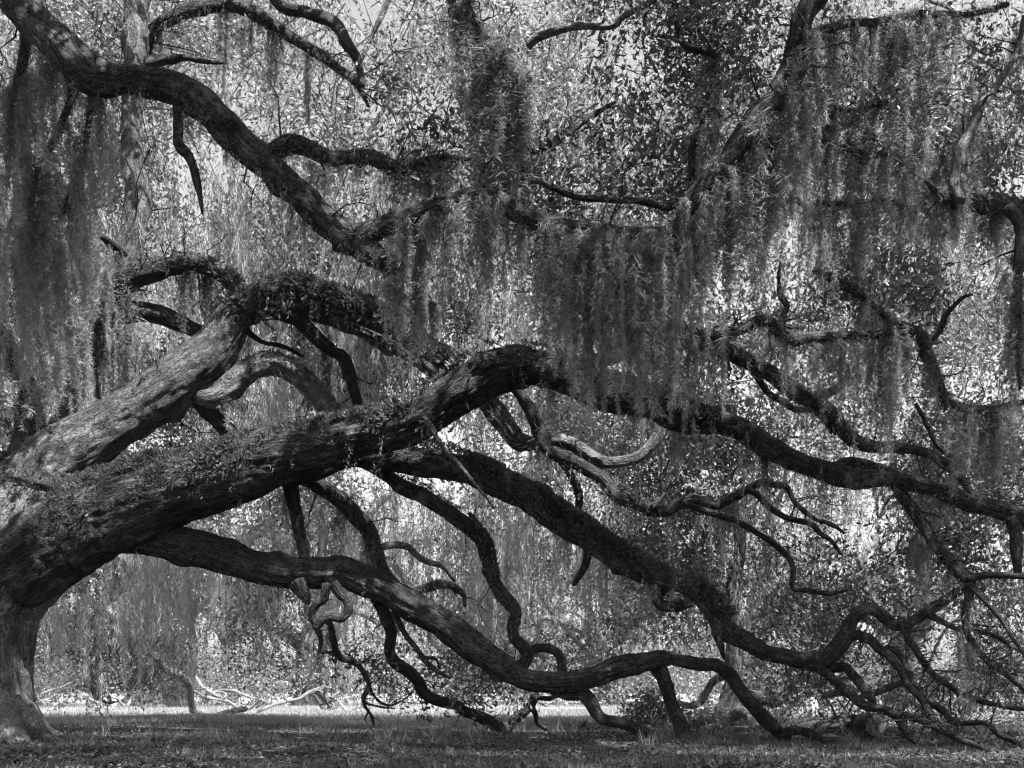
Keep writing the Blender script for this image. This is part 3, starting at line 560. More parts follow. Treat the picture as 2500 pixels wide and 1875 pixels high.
def beard(length, width, strands, dens, fl, fw, rng):
    """a hanging beard, its top at the origin: strands of short curly fibres"""
    Cs, Ds, Ts = [], [], []
    for s in range(strands):
        u = rng.normal() * .42; v = rng.normal() * .3
        ln = length * np.clip(1.05 - abs(u) * .75 - rng.uniform(0, .6), .15, 1)
        if s == 0: ln = length
        n = int(dens * ln); t = np.sort(rng.uniform(0, 1, n)); z = -t * ln
        q = rng.uniform(0, 9, 3)
        x = u * width * (.45 + .55 * np.minimum(1, t * 3)) + .022 * ln * vnoise(np.stack([z * 2.3 + q[0] * 9, 0 * z, 0 * z + s], -1)) + .02 * vnoise(np.stack([z * 9 + q[1], 0 * z + 3, 0 * z + s], -1))
        y = v * width * (.45 + .55 * np.minimum(1, t * 3)) + .022 * ln * vnoise(np.stack([z * 2.3 + q[2] * 9, 0 * z + 7, 0 * z + s], -1))
        clump = .6 + .5 * vnoise(np.stack([z * 5 + q[0], 0 * z + 1, 0 * z + s * 3], -1))
        th = (.3 + .7 * np.sin(np.pi * np.clip(t * .85 + .15, 0, 1)) ** .6) * width * .055 * (.4 + clump)
        Cs.append(np.stack([x, y, z], -1) + rng.normal(size=(n, 3)) * th[:, None] * [1, 1, .3])
        Ds.append(rng.normal(size=(n, 3)) * [.8, .8, .5] + [0, 0, -1.0]); Ts.append(np.clip(rng.uniform(0, .4) + rng.uniform(0, 1, n) ** 2.2 * .55 + .35 * t ** 2, 0, 1))  # strands paler toward the tips: backlight and fresh growth put into the tone
    C = np.vstack(Cs); D = np.vstack(Ds)
    return C, D, np.concatenate(Ts)
MESHES = {}
rm = np.random.RandomState(5)
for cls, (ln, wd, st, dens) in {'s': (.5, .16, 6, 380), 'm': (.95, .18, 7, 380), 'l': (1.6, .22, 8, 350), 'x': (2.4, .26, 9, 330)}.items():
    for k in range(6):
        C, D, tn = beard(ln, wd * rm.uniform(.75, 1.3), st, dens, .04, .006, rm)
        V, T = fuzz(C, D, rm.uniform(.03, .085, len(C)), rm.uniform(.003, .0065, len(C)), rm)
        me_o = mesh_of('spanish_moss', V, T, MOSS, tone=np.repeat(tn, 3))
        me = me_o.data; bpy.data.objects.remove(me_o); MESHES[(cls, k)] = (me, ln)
COUNT = [0]
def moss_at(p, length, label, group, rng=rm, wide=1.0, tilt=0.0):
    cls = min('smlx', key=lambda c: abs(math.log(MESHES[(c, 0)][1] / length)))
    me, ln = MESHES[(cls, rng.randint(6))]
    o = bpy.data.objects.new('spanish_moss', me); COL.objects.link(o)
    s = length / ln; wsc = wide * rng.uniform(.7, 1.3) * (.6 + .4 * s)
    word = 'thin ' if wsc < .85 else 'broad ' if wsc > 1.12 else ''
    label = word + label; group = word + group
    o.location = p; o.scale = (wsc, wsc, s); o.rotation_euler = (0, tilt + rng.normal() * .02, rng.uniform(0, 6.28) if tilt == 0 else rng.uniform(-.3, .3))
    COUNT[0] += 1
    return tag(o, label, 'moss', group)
WHERE = {}
def hang(key, x0, x1, n, l0, l1, where, wide=1.0, axis='x', jit=.06, tilt=0.0, rng=rm, front=0.0):
    """n beards along a limb between photo columns (or rows) x0..x1; lengths in photo pixels"""
    S_ = LIMB[key]; c = 1250 + S_[:, 0] / S_[:, 1] * F if axis == 'x' else HOR - (S_[:, 2] - CAMH) / S_[:, 1] * F
    ok = np.where((c >= x0) & (c <= x1))[0]
    for i in (rng.choice(ok, n) if n > 1 else [ok[len(ok) // 2]]):
        p = S_[i, :3] + [rng.normal() * jit, (abs(rng.normal()) * .7 if rng.uniform() >= front else -rng.uniform(.7, 1.2)) * S_[i, 3], -S_[i, 3] * rng.uniform(.2, .9)]
        L_ = rng.uniform(l0, l1) * p[1] / F
        word = 'short wispy' if L_ < .45 else 'medium-length' if L_ < .85 else 'long' if L_ < 1.35 else 'very long'
        moss_at(p, L_, word + ' Spanish moss hanging from ' + where, word + ' moss on ' + where, wide=wide, tilt=tilt, rng=rng)
sag = 'the sagging mossy limb'
hang('P2', 960, 1130, 13, 90, 300, sag, front=.6); hang('P2', 1130, 1330, 11, 100, 360, sag, front=.5); hang('P2', 1330, 1700, 42, 190, 480, sag, 1.1, front=.4)
steep = 'the steep dark limb'
hang('P2', 1700, 1900, 16, 220, 470, steep, 1.2); hang('P2', 1900, 2010, 9, 160, 420, steep, 1.1)
tr_ = 'thin twigs behind the steep dark limb'
hang('P2a', 1930, 2260, 11, 200, 420, tr_, 1.2); hang('P2b', 1990, 2330, 11, 160, 420, tr_, 1.2); hang('P2c', 1950, 2330, 8, 150, 330, tr_, 1.1); hang('P2d', 1820, 2230, 7, 120, 330, tr_)
hang('R', -60, 300, 15, 120, 330, 'the steep hairy branch', 1.5, 'y', jit=.12, front=.75); hang('S', 60, 400, 7, 80, 240, 'the thin zigzag twig beside the leafy clusters', 1, 'y')
up = 'the bent upper limb that crosses the pale stem'
hang('P', 950, 1050, 6, 90, 230, up); hang('P', 140, 500, 3, 60, 110, up, .8); hang('P', 500, 1020, 4, 60, 120, up, .8); hang('P3', 650, 1130, 9, 60, 170, 'the short twig above the forked upper limb')
lf = 'drooping twigs in front of the mossy left stem'
hang('P6', -30, 75, 9, 160, 430, lf, 1.1, tilt=.03); hang('P7', 10, 180, 9, 180, 480, lf, 1.1, tilt=-.05); hang('P8', 90, 235, 8, 200, 520, lf, 1.1, tilt=-.07)
hang('P9', -20, 290, 13, 140, 520, 'the twig in front of the upright pale stem', 1.1, tilt=-.03); hang('P9', -20, 190, 9, 380, 560, 'the twig in front of the upright pale stem', 1.2, tilt=-.03); hang('S1', 640, 900, 6, 100, 260, 'the upright pale stem', 1, 'y')
hang('Q', 380, 880, 6, 100, 240, 'the thin crooked branch above the bent upper limb')
hang('M', 1370, 1800, 14, 60, 260, 'the thin limb dangling under the sagging limb'); hang('M', 1800, 2300, 12, 50, 210, 'the elbowed thin limb'); hang('W2', 2060, 2200, 7, 220, 390, 'the elbowed thin limb', 1.1)
hang('W3', 2320, 2460, 9, 120, 230, 'the twig with the dark moss curtain', 1.2); hang('V', 2290, 2490, 7, 50, 160, 'the curved limb of the neighbouring oak'); hang('V3', 560, 900, 7, 120, 330, 'the curved limb of the neighbouring oak', 1, 'y')
hang('V2', 60, 420, 6, 90, 260, 'the curved limb of the neighbouring oak', 1, 'y')
hang('S1b', 440, 600, 5, 70, 180, 'the branch arching over the sunlit pale limb', 1.1); hang('B', 490, 600, 5, 90, 220, 'the sunlit pale limb', 1.1); hang('A', 1350, 2450, 8, 60, 150, 'the great fern-topped arching limb', .8); hang('J', 1280, 1900, 3, 90, 160, 'the slender snaking limb')
hang('E', 1330, 1700, 3, 80, 150, 'the long fern-topped descending limb', .8); hang('G2', 690, 1120, 8, 50, 170, 'the drooping branch behind the low smooth limb'); hang('G', 1180, 1390, 3, 60, 120, 'the drooping branch behind the low smooth limb', 1, 'y')
hang('A1', 2190, 2370, 5, 60, 200, 'the forked branch dropping from the great arch'); hang('L', 1650, 2370, 3, 80, 170, 'the limb above the great arch')
# wisps too many to count
def wisps(key, x0, x1, n, l0, l1, parent, off=OFF, axis='x', rng=rm):
    S_ = LIMB[key]; c = 1250 + S_[:, 0] / S_[:, 1] * F if axis == 'x' else HOR - (S_[:, 2] - CAMH) / S_[:, 1] * F
    i = rng.choice(np.where((c >= x0) & (c <= x1))[0], n); a = rng.uniform(0, 6.28, n)
    T = unit(np.gradient(S_[:, :3], axis=0))[i]; U = unit(np.cross(T, [.2, .3, 1])); W = np.cross(T, U)
    nr = U * np.cos(a)[:, None] + W * np.sin(a)[:, None]
    C = S_[i, :3] + nr * S_[i, 3][:, None] * .97
    V, T_ = fuzz(C, nr * .5 + rng.normal(size=(n, 3)) * .6 + [0, 0, -.5], rng.uniform(l0, l1, n) * .8, .0042, rng)
    mesh_of('moss_fringe', V - off, T_, MOSS, parent, tone=np.repeat(rng.uniform(0, .45, n), 3), kind='stuff')
wisps('P', -20, 1050, 4500, .02, .06, Pl); wisps('P2', 850, 1680, 2600, .03, .09, P2); wisps('P2', 1680, 2020, 500, .02, .05, P2); wisps('R', -60, 480, 3000, .05, .16, P2, axis='y'); wisps('M', 1340, 2300, 3500, .03, .09, Ml); wisps('V', 2280, 2500, 2500, .03, .1, V1, OFF2)
wisps('A', 1400, 2500, 2500, .02, .07, A); wisps('E', 1300, 1800, 3000, .03, .09, E); wisps('G2', 680, 1100, 2500, .03, .1, A); wisps('Q', 380, 880, 2500, .04, .12, S1); wisps('H', 1000, 1290, 1500, .03, .08, E)
for kk, par in (('P2a', P2), ('P2b', P2), ('P2c', P2), ('P2d', P2), ('W2', Ml), ('W3', Ml), ('P3', Pl), ('P6', Pl), ('P7', Pl), ('P8', Pl)):
    wisps(kk, -100, 2600, 1800, .04, .13, par)

def drips(key, x0, x1, n, l0, l1, parent, off=OFF, rng=rm):
    """short thin moss threads along the near side and underside of a limb"""
    S_ = LIMB[key]; c = 1250 + S_[:, 0] / S_[:, 1] * F; i = rng.choice(np.where((c >= x0) & (c <= x1))[0], n)
    top = S_[i, :3] + np.stack([rng.normal(size=n) * .03, -S_[i, 3] * rng.uniform(.2, 1.05, n), S_[i, 3] * rng.uniform(-.9, .35, n)], -1)
    ln = rng.uniform(l0, l1, n) * rng.uniform(.3, 1, n); m = np.maximum(5, (ln * 95).astype(int)); idx = np.repeat(np.arange(n), m); t = rng.uniform(0, 1, len(idx))
    wv = .025 * np.stack([vnoise(np.stack([t * 3, idx * 1.7, 0 * t], -1)), vnoise(np.stack([t * 3, idx * 1.7, 0 * t + 5], -1)), 0 * t], -1)
    C = top[idx] + wv + rng.normal(size=(len(idx), 3)) * (.016 * (1.2 - t))[:, None] - np.stack([0 * t, 0 * t, t * ln[idx]], -1)
    V, T = fuzz(C, rng.normal(size=(len(idx), 3)) * [.7, .7, .4] + [0, 0, -1], rng.uniform(.025, .06, len(idx)), .005, rng)
    mesh_of('moss_fringe', V - off, T, MOSS, parent, tone=np.repeat(np.clip(.2 + rng.uniform(0, .8, n)[idx] * .6 + .3 * t, 0, 1), 3), kind='stuff')  # tone lightens toward the thread ends: painted backlight plus fresh growth
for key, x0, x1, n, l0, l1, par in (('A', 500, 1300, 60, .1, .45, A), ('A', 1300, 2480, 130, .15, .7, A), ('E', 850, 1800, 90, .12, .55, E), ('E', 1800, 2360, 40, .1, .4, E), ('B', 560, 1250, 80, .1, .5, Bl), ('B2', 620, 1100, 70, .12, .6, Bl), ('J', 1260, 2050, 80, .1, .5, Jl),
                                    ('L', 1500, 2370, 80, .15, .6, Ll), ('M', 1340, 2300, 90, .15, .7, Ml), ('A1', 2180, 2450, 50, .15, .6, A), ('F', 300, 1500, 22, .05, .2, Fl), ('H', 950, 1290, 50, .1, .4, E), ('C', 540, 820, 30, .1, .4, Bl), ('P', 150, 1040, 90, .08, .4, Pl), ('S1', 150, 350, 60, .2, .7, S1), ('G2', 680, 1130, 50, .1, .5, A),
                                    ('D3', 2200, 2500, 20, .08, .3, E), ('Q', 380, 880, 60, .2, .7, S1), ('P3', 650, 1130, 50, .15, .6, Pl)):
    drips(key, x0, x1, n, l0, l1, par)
def curtain(tops, lens, seglen, wdt, rng):
    """far moss: strands of ragged blades"""
    Cs, Ds, Ls = [], [], []
    n = np.maximum(4, (lens / (seglen * .135)).astype(int)); idx = np.repeat(np.arange(len(tops)), n)
    t = rng.uniform(0, 1, len(idx)); ln = lens[idx]
    C = tops[idx] + np.stack([rng.normal(size=len(idx)) * wdt * (1.15 - t), rng.normal(size=len(idx)) * wdt * (1.15 - t), -t * ln], -1)
    D = rng.normal(size=(len(idx), 3)) * [.33, .33, .2] + [0, 0, -1]
    global STRAND; STRAND = np.clip((np.clip(.7 * (.5 + .8 * fbm(tops * .9 + 2, 2)) + .5 * rng.uniform(0, 1, len(tops)) ** 1.5, 0, 1))[idx] * .75 + rng.uniform(0, .25, len(idx)), 0, 1)
    return fuzz(C, D, seglen * rng.uniform(.5, 1.3, len(idx)), seglen * .085, rng, True)
# moss behind, on the far side of the crown
pt = clumps(-60, 2560, -60, 820, 16.8, 21, 1550, 6, .17, rm); pt = pt[sky_gap(pt)]
pt2 = np.vstack([zone(1120, 1650, 930, 1180, 17, 20, 150, rm), clumps(380, 1150, 400, 720, 16.2, 18, 330, 6, .16, rm), clumps(620, 1560, 1150, 1400, 17, 24, 420, 9, .22, rm), zone(40, 420, 500, 800, 15.8, 18, 130, rm), clumps(780, 1560, 1180, 1450, 18, 24.5, 330, 9, .22, rm), zone(1500, 2300, 1050, 1450, 17, 20, 260, rm), clumps(60, 800, 1290, 1500, 18.5, 24.5, 640, 9, .24, rm), zone(1150, 1340, 640, 800, 16, 18, 50, rm), clumps(470, 920, 850, 990, 16, 18, 90, 5, .15, rm), zone(560, 1180, 690, 930, 16.5, 19, 150, rm)])
pt = np.vstack([pt, pt2])
V, T = curtain(pt, rm.uniform(.35, 1.6, len(pt)), .145, .035, rm)
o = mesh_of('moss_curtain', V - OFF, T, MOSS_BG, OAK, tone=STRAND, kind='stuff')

# ------------------------------------------------------------------ tree line beyond the field
rb = np.random.RandomState(21)
def far_oak(px, d, h, spread, nclu, label, group, low=.5, seed=0, trunk_r=.5, gapf=None):
    x = (px - 1250) / F * d; root = thing('live_oak', label, 'tree', (x, d, 0), group)
    off = np.zeros(3)
    S_ = spline(np.array([[0, 0, -.3, trunk_r * 1.7], [0, 0, .25, trunk_r * 1.15], [.1, 0, h * .12, trunk_r * .9], [.15, -.1, h * .25, trunk_r * .85], [.2, 0, h * .34, trunk_r * .6]]), .15)
    limb('trunk', S_, BARK_BG, root, .15)
    for k in range(8):
        a = k * .785 + rb.uniform(-.3, .3); ca, sa = math.cos(a), math.sin(a); rr = spread * rb.uniform(.55, .95); up_ = h * rb.uniform(.35, .8); drop = rb.uniform(-.1, .5) * h
        pts = np.array([[.1, 0, h * .18, trunk_r * .5], [ca * rr * .25, sa * rr * .25, h * .33, trunk_r * .42], [ca * rr * .55, sa * rr * .55, up_ * .85, trunk_r * .28], [ca * rr * .85, sa * rr * .85, up_ - drop * .35, trunk_r * .17], [ca * rr * 1.08, sa * rr * 1.08, max(.3, up_ - drop), .04]])
        pts[1:4, :3] += rb.normal(size=(3, 3)) * .35
        limb('limb', spline(pts, .2), BARK_BG if k % 2 else BARK_PALE, root, .1)
    # clumps spread through a lumpy dome that hangs low at its rim
    n = nclu // 4; u = unit(rb.normal(size=(n, 3)) + [0, -.35, .1]); r_ = rb.uniform(.5, 1.02, n) ** .7
    c = u * r_[:, None] * [spread, spread * .8, h * .62] + [0, 0, h * .42]
    c = c[c[:, 2] > low * rb.uniform(.3, 2.2, len(c))]; c = np.repeat(c, 9, 0) + rb.normal(size=(len(c) * 9, 3)) * [.62, .5, .38]; c = c[(c[:, 2] > .15)]; rb.shuffle(c); c = c[:nclu]
    kw = clusters(c, 52, .5, .14, .45, rb, .2)
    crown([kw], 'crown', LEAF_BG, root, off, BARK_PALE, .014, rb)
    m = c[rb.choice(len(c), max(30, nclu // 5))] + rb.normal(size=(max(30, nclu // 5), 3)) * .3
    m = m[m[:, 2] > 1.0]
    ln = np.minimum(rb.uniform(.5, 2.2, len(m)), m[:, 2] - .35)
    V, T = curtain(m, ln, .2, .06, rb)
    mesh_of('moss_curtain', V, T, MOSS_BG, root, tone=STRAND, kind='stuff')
    return root
TL = 'tall oak rising beyond the first row of the far tree line'; TG = 'oaks of the far tree line'
far_oak(390, 46, 13.5, 6.5, 420, 'sunlit live oak with a broad dark trunk behind the bleached fallen branches', None, .8, 1, 1.1)
far_oak(60, 50, 14, 6.5, 300, 'sunlit far oak behind the thick trunk of the huge live oak', None, .5, 2)
far_oak(760, 51, 11.5, 6.5, 380, 'sunlit far oak rising behind the gnarled uprooted stump', None, .5, 3, .6)
far_oak(1130, 56, 9.2, 6.5, 360, 'lower sunlit far oak behind the branch that dips to the grass and rises again', None, .5, 4, .5)
far_oak(1480, 53, 8.4, 6.0, 340, 'sunlit far oak behind the dwarf palm and the low white fence', None, .7, 5, .6)
far_oak(1830, 49, 11.5, 6.0, 360, 'sunlit far oak behind the pale flared trunk', None, .7, 6, .6)
far_oak(2200, 46, 12, 6.2, 340, 'sunlit far oak behind the short bright post and cut log', None, .7, 7, .5)
far_oak(2540, 50, 13, 6.5, 280, TL, TG, .5, 8)
far_oak(560, 64, 15, 8, 300, TL, TG, .3, 9)
far_oak(1300, 70, 11, 9, 300, TL, TG, .3, 10)
far_oak(2000, 66, 14, 8, 280, TL, TG, .3, 11)
far_oak(-80, 66, 12, 8, 200, TL, TG, .3, 12)
# low thicket closing the tree line near the ground
n = 1100
tx = rb.uniform(-27, 27, n); ty = rb.uniform(45, 60, n); tz = rb.uniform(.05, 1, n) ** 1.4 * 2.6
V, T, tone, A_, B_ = clusters(np.stack([tx, ty, tz], -1), 30, .55, .19, .45, rb, .1)
o = mesh_of('thicket', V, T, LEAF_BG, tone=tone, kind='stuff'); tag(o, 'dense low thicket filling the foot of the far tree line', 'thicket')

# ------------------------------------------------------------------ fine bare twigs along the branches
rt = np.random.RandomState(77)
def twiglets(key, parent, per_m, l0, l1, x0=-400, x1=2700, mat=None, off=OFF):
    S_ = LIMB[key]; px = 1250 + S_[:, 0] / S_[:, 1] * F; ok = np.where((px > x0) & (px < x1))[0]
    seg = np.linalg.norm(np.gradient(S_[:, :3], axis=0), axis=1)[ok]; n = max(2, int(per_m * seg.sum()))
    i = rt.choice(ok, n, p=seg / seg.sum()); T = unit(np.gradient(S_[:, :3], axis=0))[i]
    D = unit(np.cross(T, rt.normal(size=(n, 3))) + T * .5); A0 = S_[i, :3] + D * S_[i, 3][:, None] * .8
    L_ = rt.uniform(l0, l1, n)[:, None] * rt.uniform(.4, 1, (n, 1)); r0 = np.minimum(.012, S_[i, 3] * .35)
    A1 = A0 + D * L_; D2 = unit(D + rt.normal(size=(n, 3)) * .7 + [0, 0, -.15]); A2 = A1 + D2 * L_ * .8; D3 = unit(D + rt.normal(size=(n, 3)) * .8); A3 = A1 + D3 * L_ * .6; A4 = A0 * .5 + A1 * .5 + unit(rt.normal(size=(n, 3))) * L_ * .5
    Vs, Ts, k = [], [], 0
    for a, b_, r_ in ((A0, A1, r0), (A1, A2, r0 * .6), (A1, A3, r0 * .5), (A0 * .5 + A1 * .5, A4, r0 * .5), (A2, A2 + unit(D2 + rt.normal(size=(n, 3)) * .6) * L_ * .5, r0 * .4)):
        V, T_ = twigs(a, b_, r_, rt); Vs.append(V); Ts.append(T_ + k); k += len(V)
    V = np.vstack(Vs); mesh_of('twig', V - off, np.vstack(Ts), mat or BARK, parent, bark=V, kind='stuff')
for key, par, pm, l0, l1 in (('P', Pl, 3, .1, .4), ('P2', P2, 5, .1, .45), ('P3', Pl, 7, .1, .4), ('M', Ml, 6, .1, .4), ('J', Jl, 6, .1, .45), ('L', Ll, 5, .1, .45), ('A1', A, 8, .1, .5), ('D1', E, 5, .1, .4), ('D2', E, 7, .1, .45), ('D3', E, 8, .1, .5), ('D4', E, 6, .1, .4), ('E', E, 2.5, .1, .4),
                             ('H', E, 3, .1, .4), ('G2', A, 4, .1, .5), ('F3', Fl, 4, .08, .4), ('F6', Fl, 9, .06, .3), ('Q', S1, 8, .2, .7), ('B', Bl, 2, .1, .5), ('C', Bl, 3, .1, .4), ('P2a', P2, 6, .1, .4), ('P2c', P2, 6, .1, .4), ('S', P2, 8, .1, .35), ('R', P2, 5, .1, .4), ('W1', Ml, 9, .1, .3), ('W3', Ml, 8, .1, .3), ('b1', Bl, 4, .1, .4), ('S1b', S1, 9, .2, .6), ('S1', S1, 3, .3, .9)):
    twiglets(key, par, pm * 1.5, l0, l1 * 1.25)
twiglets('dead', A, 5, .08, .25, mat=BARK_PALE)
for key, par in (('V', V1), ('V2', V1), ('V3', V1)): twiglets(key, par, 6, .1, .4, off=OFF2)

# ------------------------------------------------------------------ things on the ground
rg = np.random.RandomState(3)
def free_limb(root, name, pts, d0, d1=None, mat=DEADWOOD, step=.05, res=.03, parent=None, rough=1.0):
    S_ = spline(pix(pts, d0, d1), step); S_[:, :3] -= np.array(root.location)
    return limb(name, S_, mat, parent or root, res, rough=rough)
# the limb of the shaded oak behind that comes down to the grass by the bleached branches
q = thing('live_oak', 'crooked slender oak limb dipping to the grass, its lower end sunlit', 'tree', tuple(P(500, 1690 + 1650 / 27.5, 27.5)))
free_limb(q, 'limb', [(130, 1330, 12), (190, 1420, 12), (235, 1480, 11), (270, 1513, 11), (304, 1538, 11), (342, 1580, 11), (371, 1597, 11), (405, 1631, 11), (439, 1648, 10), (464, 1673, 9), (469, 1705, 9), (472, 1733, 9), (490, 1743, 8), (512, 1751, 6)], 24, 27.5, BARK_PALE)
free_limb(q, 'branch', [(245, 1490, 6), (205, 1535, 5), (200, 1563, 5), (219, 1618, 5), (222, 1673, 5), (236, 1702, 5), (262, 1716, 4), (290, 1712, 2)], 25, 26.5, BARK)
free_limb(q, 'branch', [(200, 1555, 4), (183, 1590, 3), (192, 1622, 2)], 25.2, 25.2, BARK)
free_limb(q, 'branch', [(305, 1545, 5), (330, 1610, 4), (340, 1640, 3), (350, 1665, 3), (375, 1680, 2)], 25.6, 26, BARK)
fb = thing('fallen_branch', 'sun-bleached tangle of fallen branches lying in the bright grass', 'branch', tuple(P(585, 1690 + 1650 / 28, 28)))
m_ = free_limb(fb, 'limb', [(522, 1752, 9), (545, 1744, 9), (580, 1734, 9), (602, 1730, 7)], 28, 28, BARK)
for pts in [[(478, 1652, 3), (494, 1677, 4), (514, 1690, 5), (539, 1704, 5), (557, 1713, 4), (572, 1722, 4), (590, 1734, 4)], [(475, 1686, 2), (494, 1697, 4), (530, 1707, 4), (557, 1713, 4)], [(516, 1692, 3), (534, 1686, 4), (568, 1686, 4), (591, 1695, 3), (616, 1704, 3), (650, 1714, 2)],
            [(584, 1690, 2), (585, 1703, 3), (584, 1730, 3)], [(540, 1704, 3), (552, 1716, 3), (566, 1718, 3), (589, 1723, 3), (607, 1731, 4), (625, 1717, 3), (640, 1708, 2)], [(514, 1690, 2), (545, 1690, 3), (552, 1698, 3), (545, 1705, 2)], [(480, 1682, 1), (510, 1679, 1.5)], [(600, 1697, 1.5), (623, 1706, 2.5), (645, 1713, 3), (625, 1728, 3)]]:
    free_limb(fb, 'branch', pts, 28.2, 28)
fb = thing('fallen_branch', 'long thin pale dead branch propped up slanting above the grass', 'branch', tuple(P(614, 1750, 27.5)))
free_limb(fb, 'limb', [(612, 1751, 4), (629, 1739, 4), (668, 1722, 4), (702, 1713, 3.5), (731, 1706, 3.5), (754, 1690, 3), (792, 1673, 2)], 27.5, 29)
free_limb(fb, 'branch', [(702, 1713, 2), (695, 1702, 1.5), (688, 1692, 1), (700, 1684, .8)], 28.2, 28.2)
fb = thing('fallen_tree', 'gnarled grey uprooted stump of crossed limbs at the field edge', 'stump', tuple(P(790, 1736, 36)))
for k, pts in enumerate([[(752, 1692, 6), (772, 1690, 8), (792, 1696, 9), (803, 1713, 9), (818, 1738, 7)], [(765, 1694, 6), (776, 1705, 6), (785, 1720, 6), (795, 1738, 5)], [(758, 1688, 6), (749, 1698, 7), (751, 1713, 6)], [(770, 1690, 6), (785, 1682, 6), (800, 1679, 6), (818, 1683, 5)], [(800, 1715, 5), (815, 1700, 4), (828, 1690, 3)], [(824, 1710, 4), (836, 1724, 4), (845, 1735, 4)], [(812, 1732, 4), (822, 1724, 4), (824, 1712, 3)], [(800, 1690, 3), (806, 1704, 4), (812, 1715, 3)]]):
    free_limb(fb, 'limb', pts, 36, 36, DEADWOOD if k in (4, 5, 6, 7) else BARK_PALE)
fb = thing('fallen_branch', 'bleached crossed branches lying around the pale post at the far field edge', 'branch', tuple(P(270, 1728, 42)))
for pts in [[(202, 1692, 2), (218, 1704, 4), (236, 1714, 4), (256, 1727, 3)], [(258, 1682, 2), (268, 1697, 3), (288, 1706, 4), (296, 1716, 4), (309, 1725, 5), (320, 1708, 4)], [(240, 1672, 2), (252, 1680, 3), (270, 1681, 3), (285, 1678, 2)], [(256, 1694, 2), (265, 1706, 3), (276, 1714, 3), (292, 1712, 2)], [(100, 1694, 2), (122, 1686, 3), (148, 1678, 2), (170, 1668, 1)], [(130, 1722, 3), (146, 1716, 4), (162, 1706, 3), (180, 1698, 1)], [(105, 1708, 2), (126, 1712, 2), (140, 1711, 1)]]:
    free_limb(fb, 'branch', pts, 42, 42.3)
# cut log with dead sticks
sp = P(2118, 1773, 15.2); st = thing('tree_stump', 'short thick cut log showing its dark sawn end on the shaded grass', 'log', (sp[0], sp[1], 0))
ax = np.array([.34, -.94, .03]); ax /= np.linalg.norm(ax)
k = np.linspace(-.17, .17, 14)[:, None]; c0 = np.array([0, 0, .13])
S_ = np.hstack([c0 + ax * k, np.full((14, 1), .145)])
V, T, B_ = tube_arrays(S_, 48, 1.0, 0); V[-1] = (c0 + ax * .165); V[-2] = c0 - ax * .17
mesh_of('log', V, T, BARK, st, bark=B_, smooth=False)
th = np.linspace(0, 2 * math.pi, 40, endpoint=False); u1 = unit(np.cross(ax, [0, 0, 1.0])); u2 = np.cross(ax, u1)
ring = [c0 + ax * (.178 if r_ < .12 else .17) + (u1 * np.cos(a) + u2 * np.sin(a)) * r_ * (1 + .05 * math.sin(3 * a + 1)) for r_ in (.135, .1) for a in th]
Vf = np.array(ring + [c0 + ax * .18]); kk = np.arange(40); k2 = (kk + 1) % 40
Tf = np.vstack([np.stack([kk, k2, k2 + 40], 1), np.stack([kk, k2 + 40, kk + 40], 1), np.stack([kk + 40, k2 + 40, np.full(40, 80)], 1)])
mesh_of('cut_face', Vf, Tf, CUTWOOD, st)
fb = thing('fallen_branch', 'dark dead sticks heaped against the cut log', 'branch', tuple(P(2060, 1797, 15.4)))
for pts, r_ in [([(1990, 1775, 5), (2008, 1762, 6), (2035, 1752, 6), (2060, 1749, 5), (2088, 1750, 5)], 0), ([(2000, 1740, 3), (2020, 1757, 4), (2045, 1768, 5), (2075, 1775, 6), (2095, 1780, 6)], 0), ([(2024, 1775, 6), (2045, 1772, 7), (2080, 1768, 8)], 0), ([(2055, 1797, 5), (2060, 1770, 5), (2066, 1742, 3), (2070, 1720, 2)], 0), ([(2060, 1797, 5), (2046, 1760, 4), (2030, 1725, 3), (2015, 1705, 2)], 0), ([(2070, 1792, 5), (2062, 1776, 5), (2050, 1790, 5), (2058, 1797, 5)], 0), ([(2044, 1705, 4), (2062, 1728, 4), (2076, 1748, 4)], 1)]:
    free_limb(fb, 'branch', pts, 15.3, 15.4, DEADWOOD if r_ else BARK)
# the pale trunk behind the prop limb
yo = thing('live_oak', 'pale flared oak trunk with a looping side limb behind the propped limbs', 'tree', tuple(P(1765, 1690 + 1650 / 19.2, 19.2)))
free_limb(yo, 'trunk', [(1740, 1782, 62), (1755, 1768, 40), (1772, 1735, 27), (1782, 1700, 24), (1788, 1660, 22), (1792, 1610, 21), (1800, 1540, 20), (1790, 1450, 18), (1810, 1350, 16), (1800, 1240, 13)], 19.2, 19.4, BARK_PALE)
free_limb(yo, 'limb', [(1770, 1765, 20), (1795, 1745, 16), (1820, 1738, 15), (1838, 1747, 15), (1850, 1770, 15), (1862, 1790, 14)], 19.1, 18.4, BARK_PALE)
free_limb(yo, 'limb', [(1785, 1690, 14), (1830, 1700, 18), (1880, 1706, 19), (1905, 1698, 17), (1925, 1672, 14), (1948, 1655, 13), (1975, 1658, 9), (2005, 1690, 5)], 19.4, 20.2, BARK_PALE)
free_limb(yo, 'limb', [(1790, 1640, 12), (1745, 1660, 10), (1725, 1690, 10), (1710, 1715, 9), (1680, 1724, 9), (1655, 1712, 6)], 19.4, 19.8, BARK_PALE)
free_limb(yo, 'limb', [(1795, 1600, 10), (1830, 1625, 6), (1870, 1605, 5), (1910, 1590, 3)], 19.4, 20, BARK_PALE)
crown([clusters(cull(zone(1560, 2050, 1150, 1560, 18.5, 21.5, 110, rg, -.1)), 44, .3, .085, .42, rg, .3)], 'crown', LEAF, yo, np.array(yo.location), BARK_PALE, .008, rg)

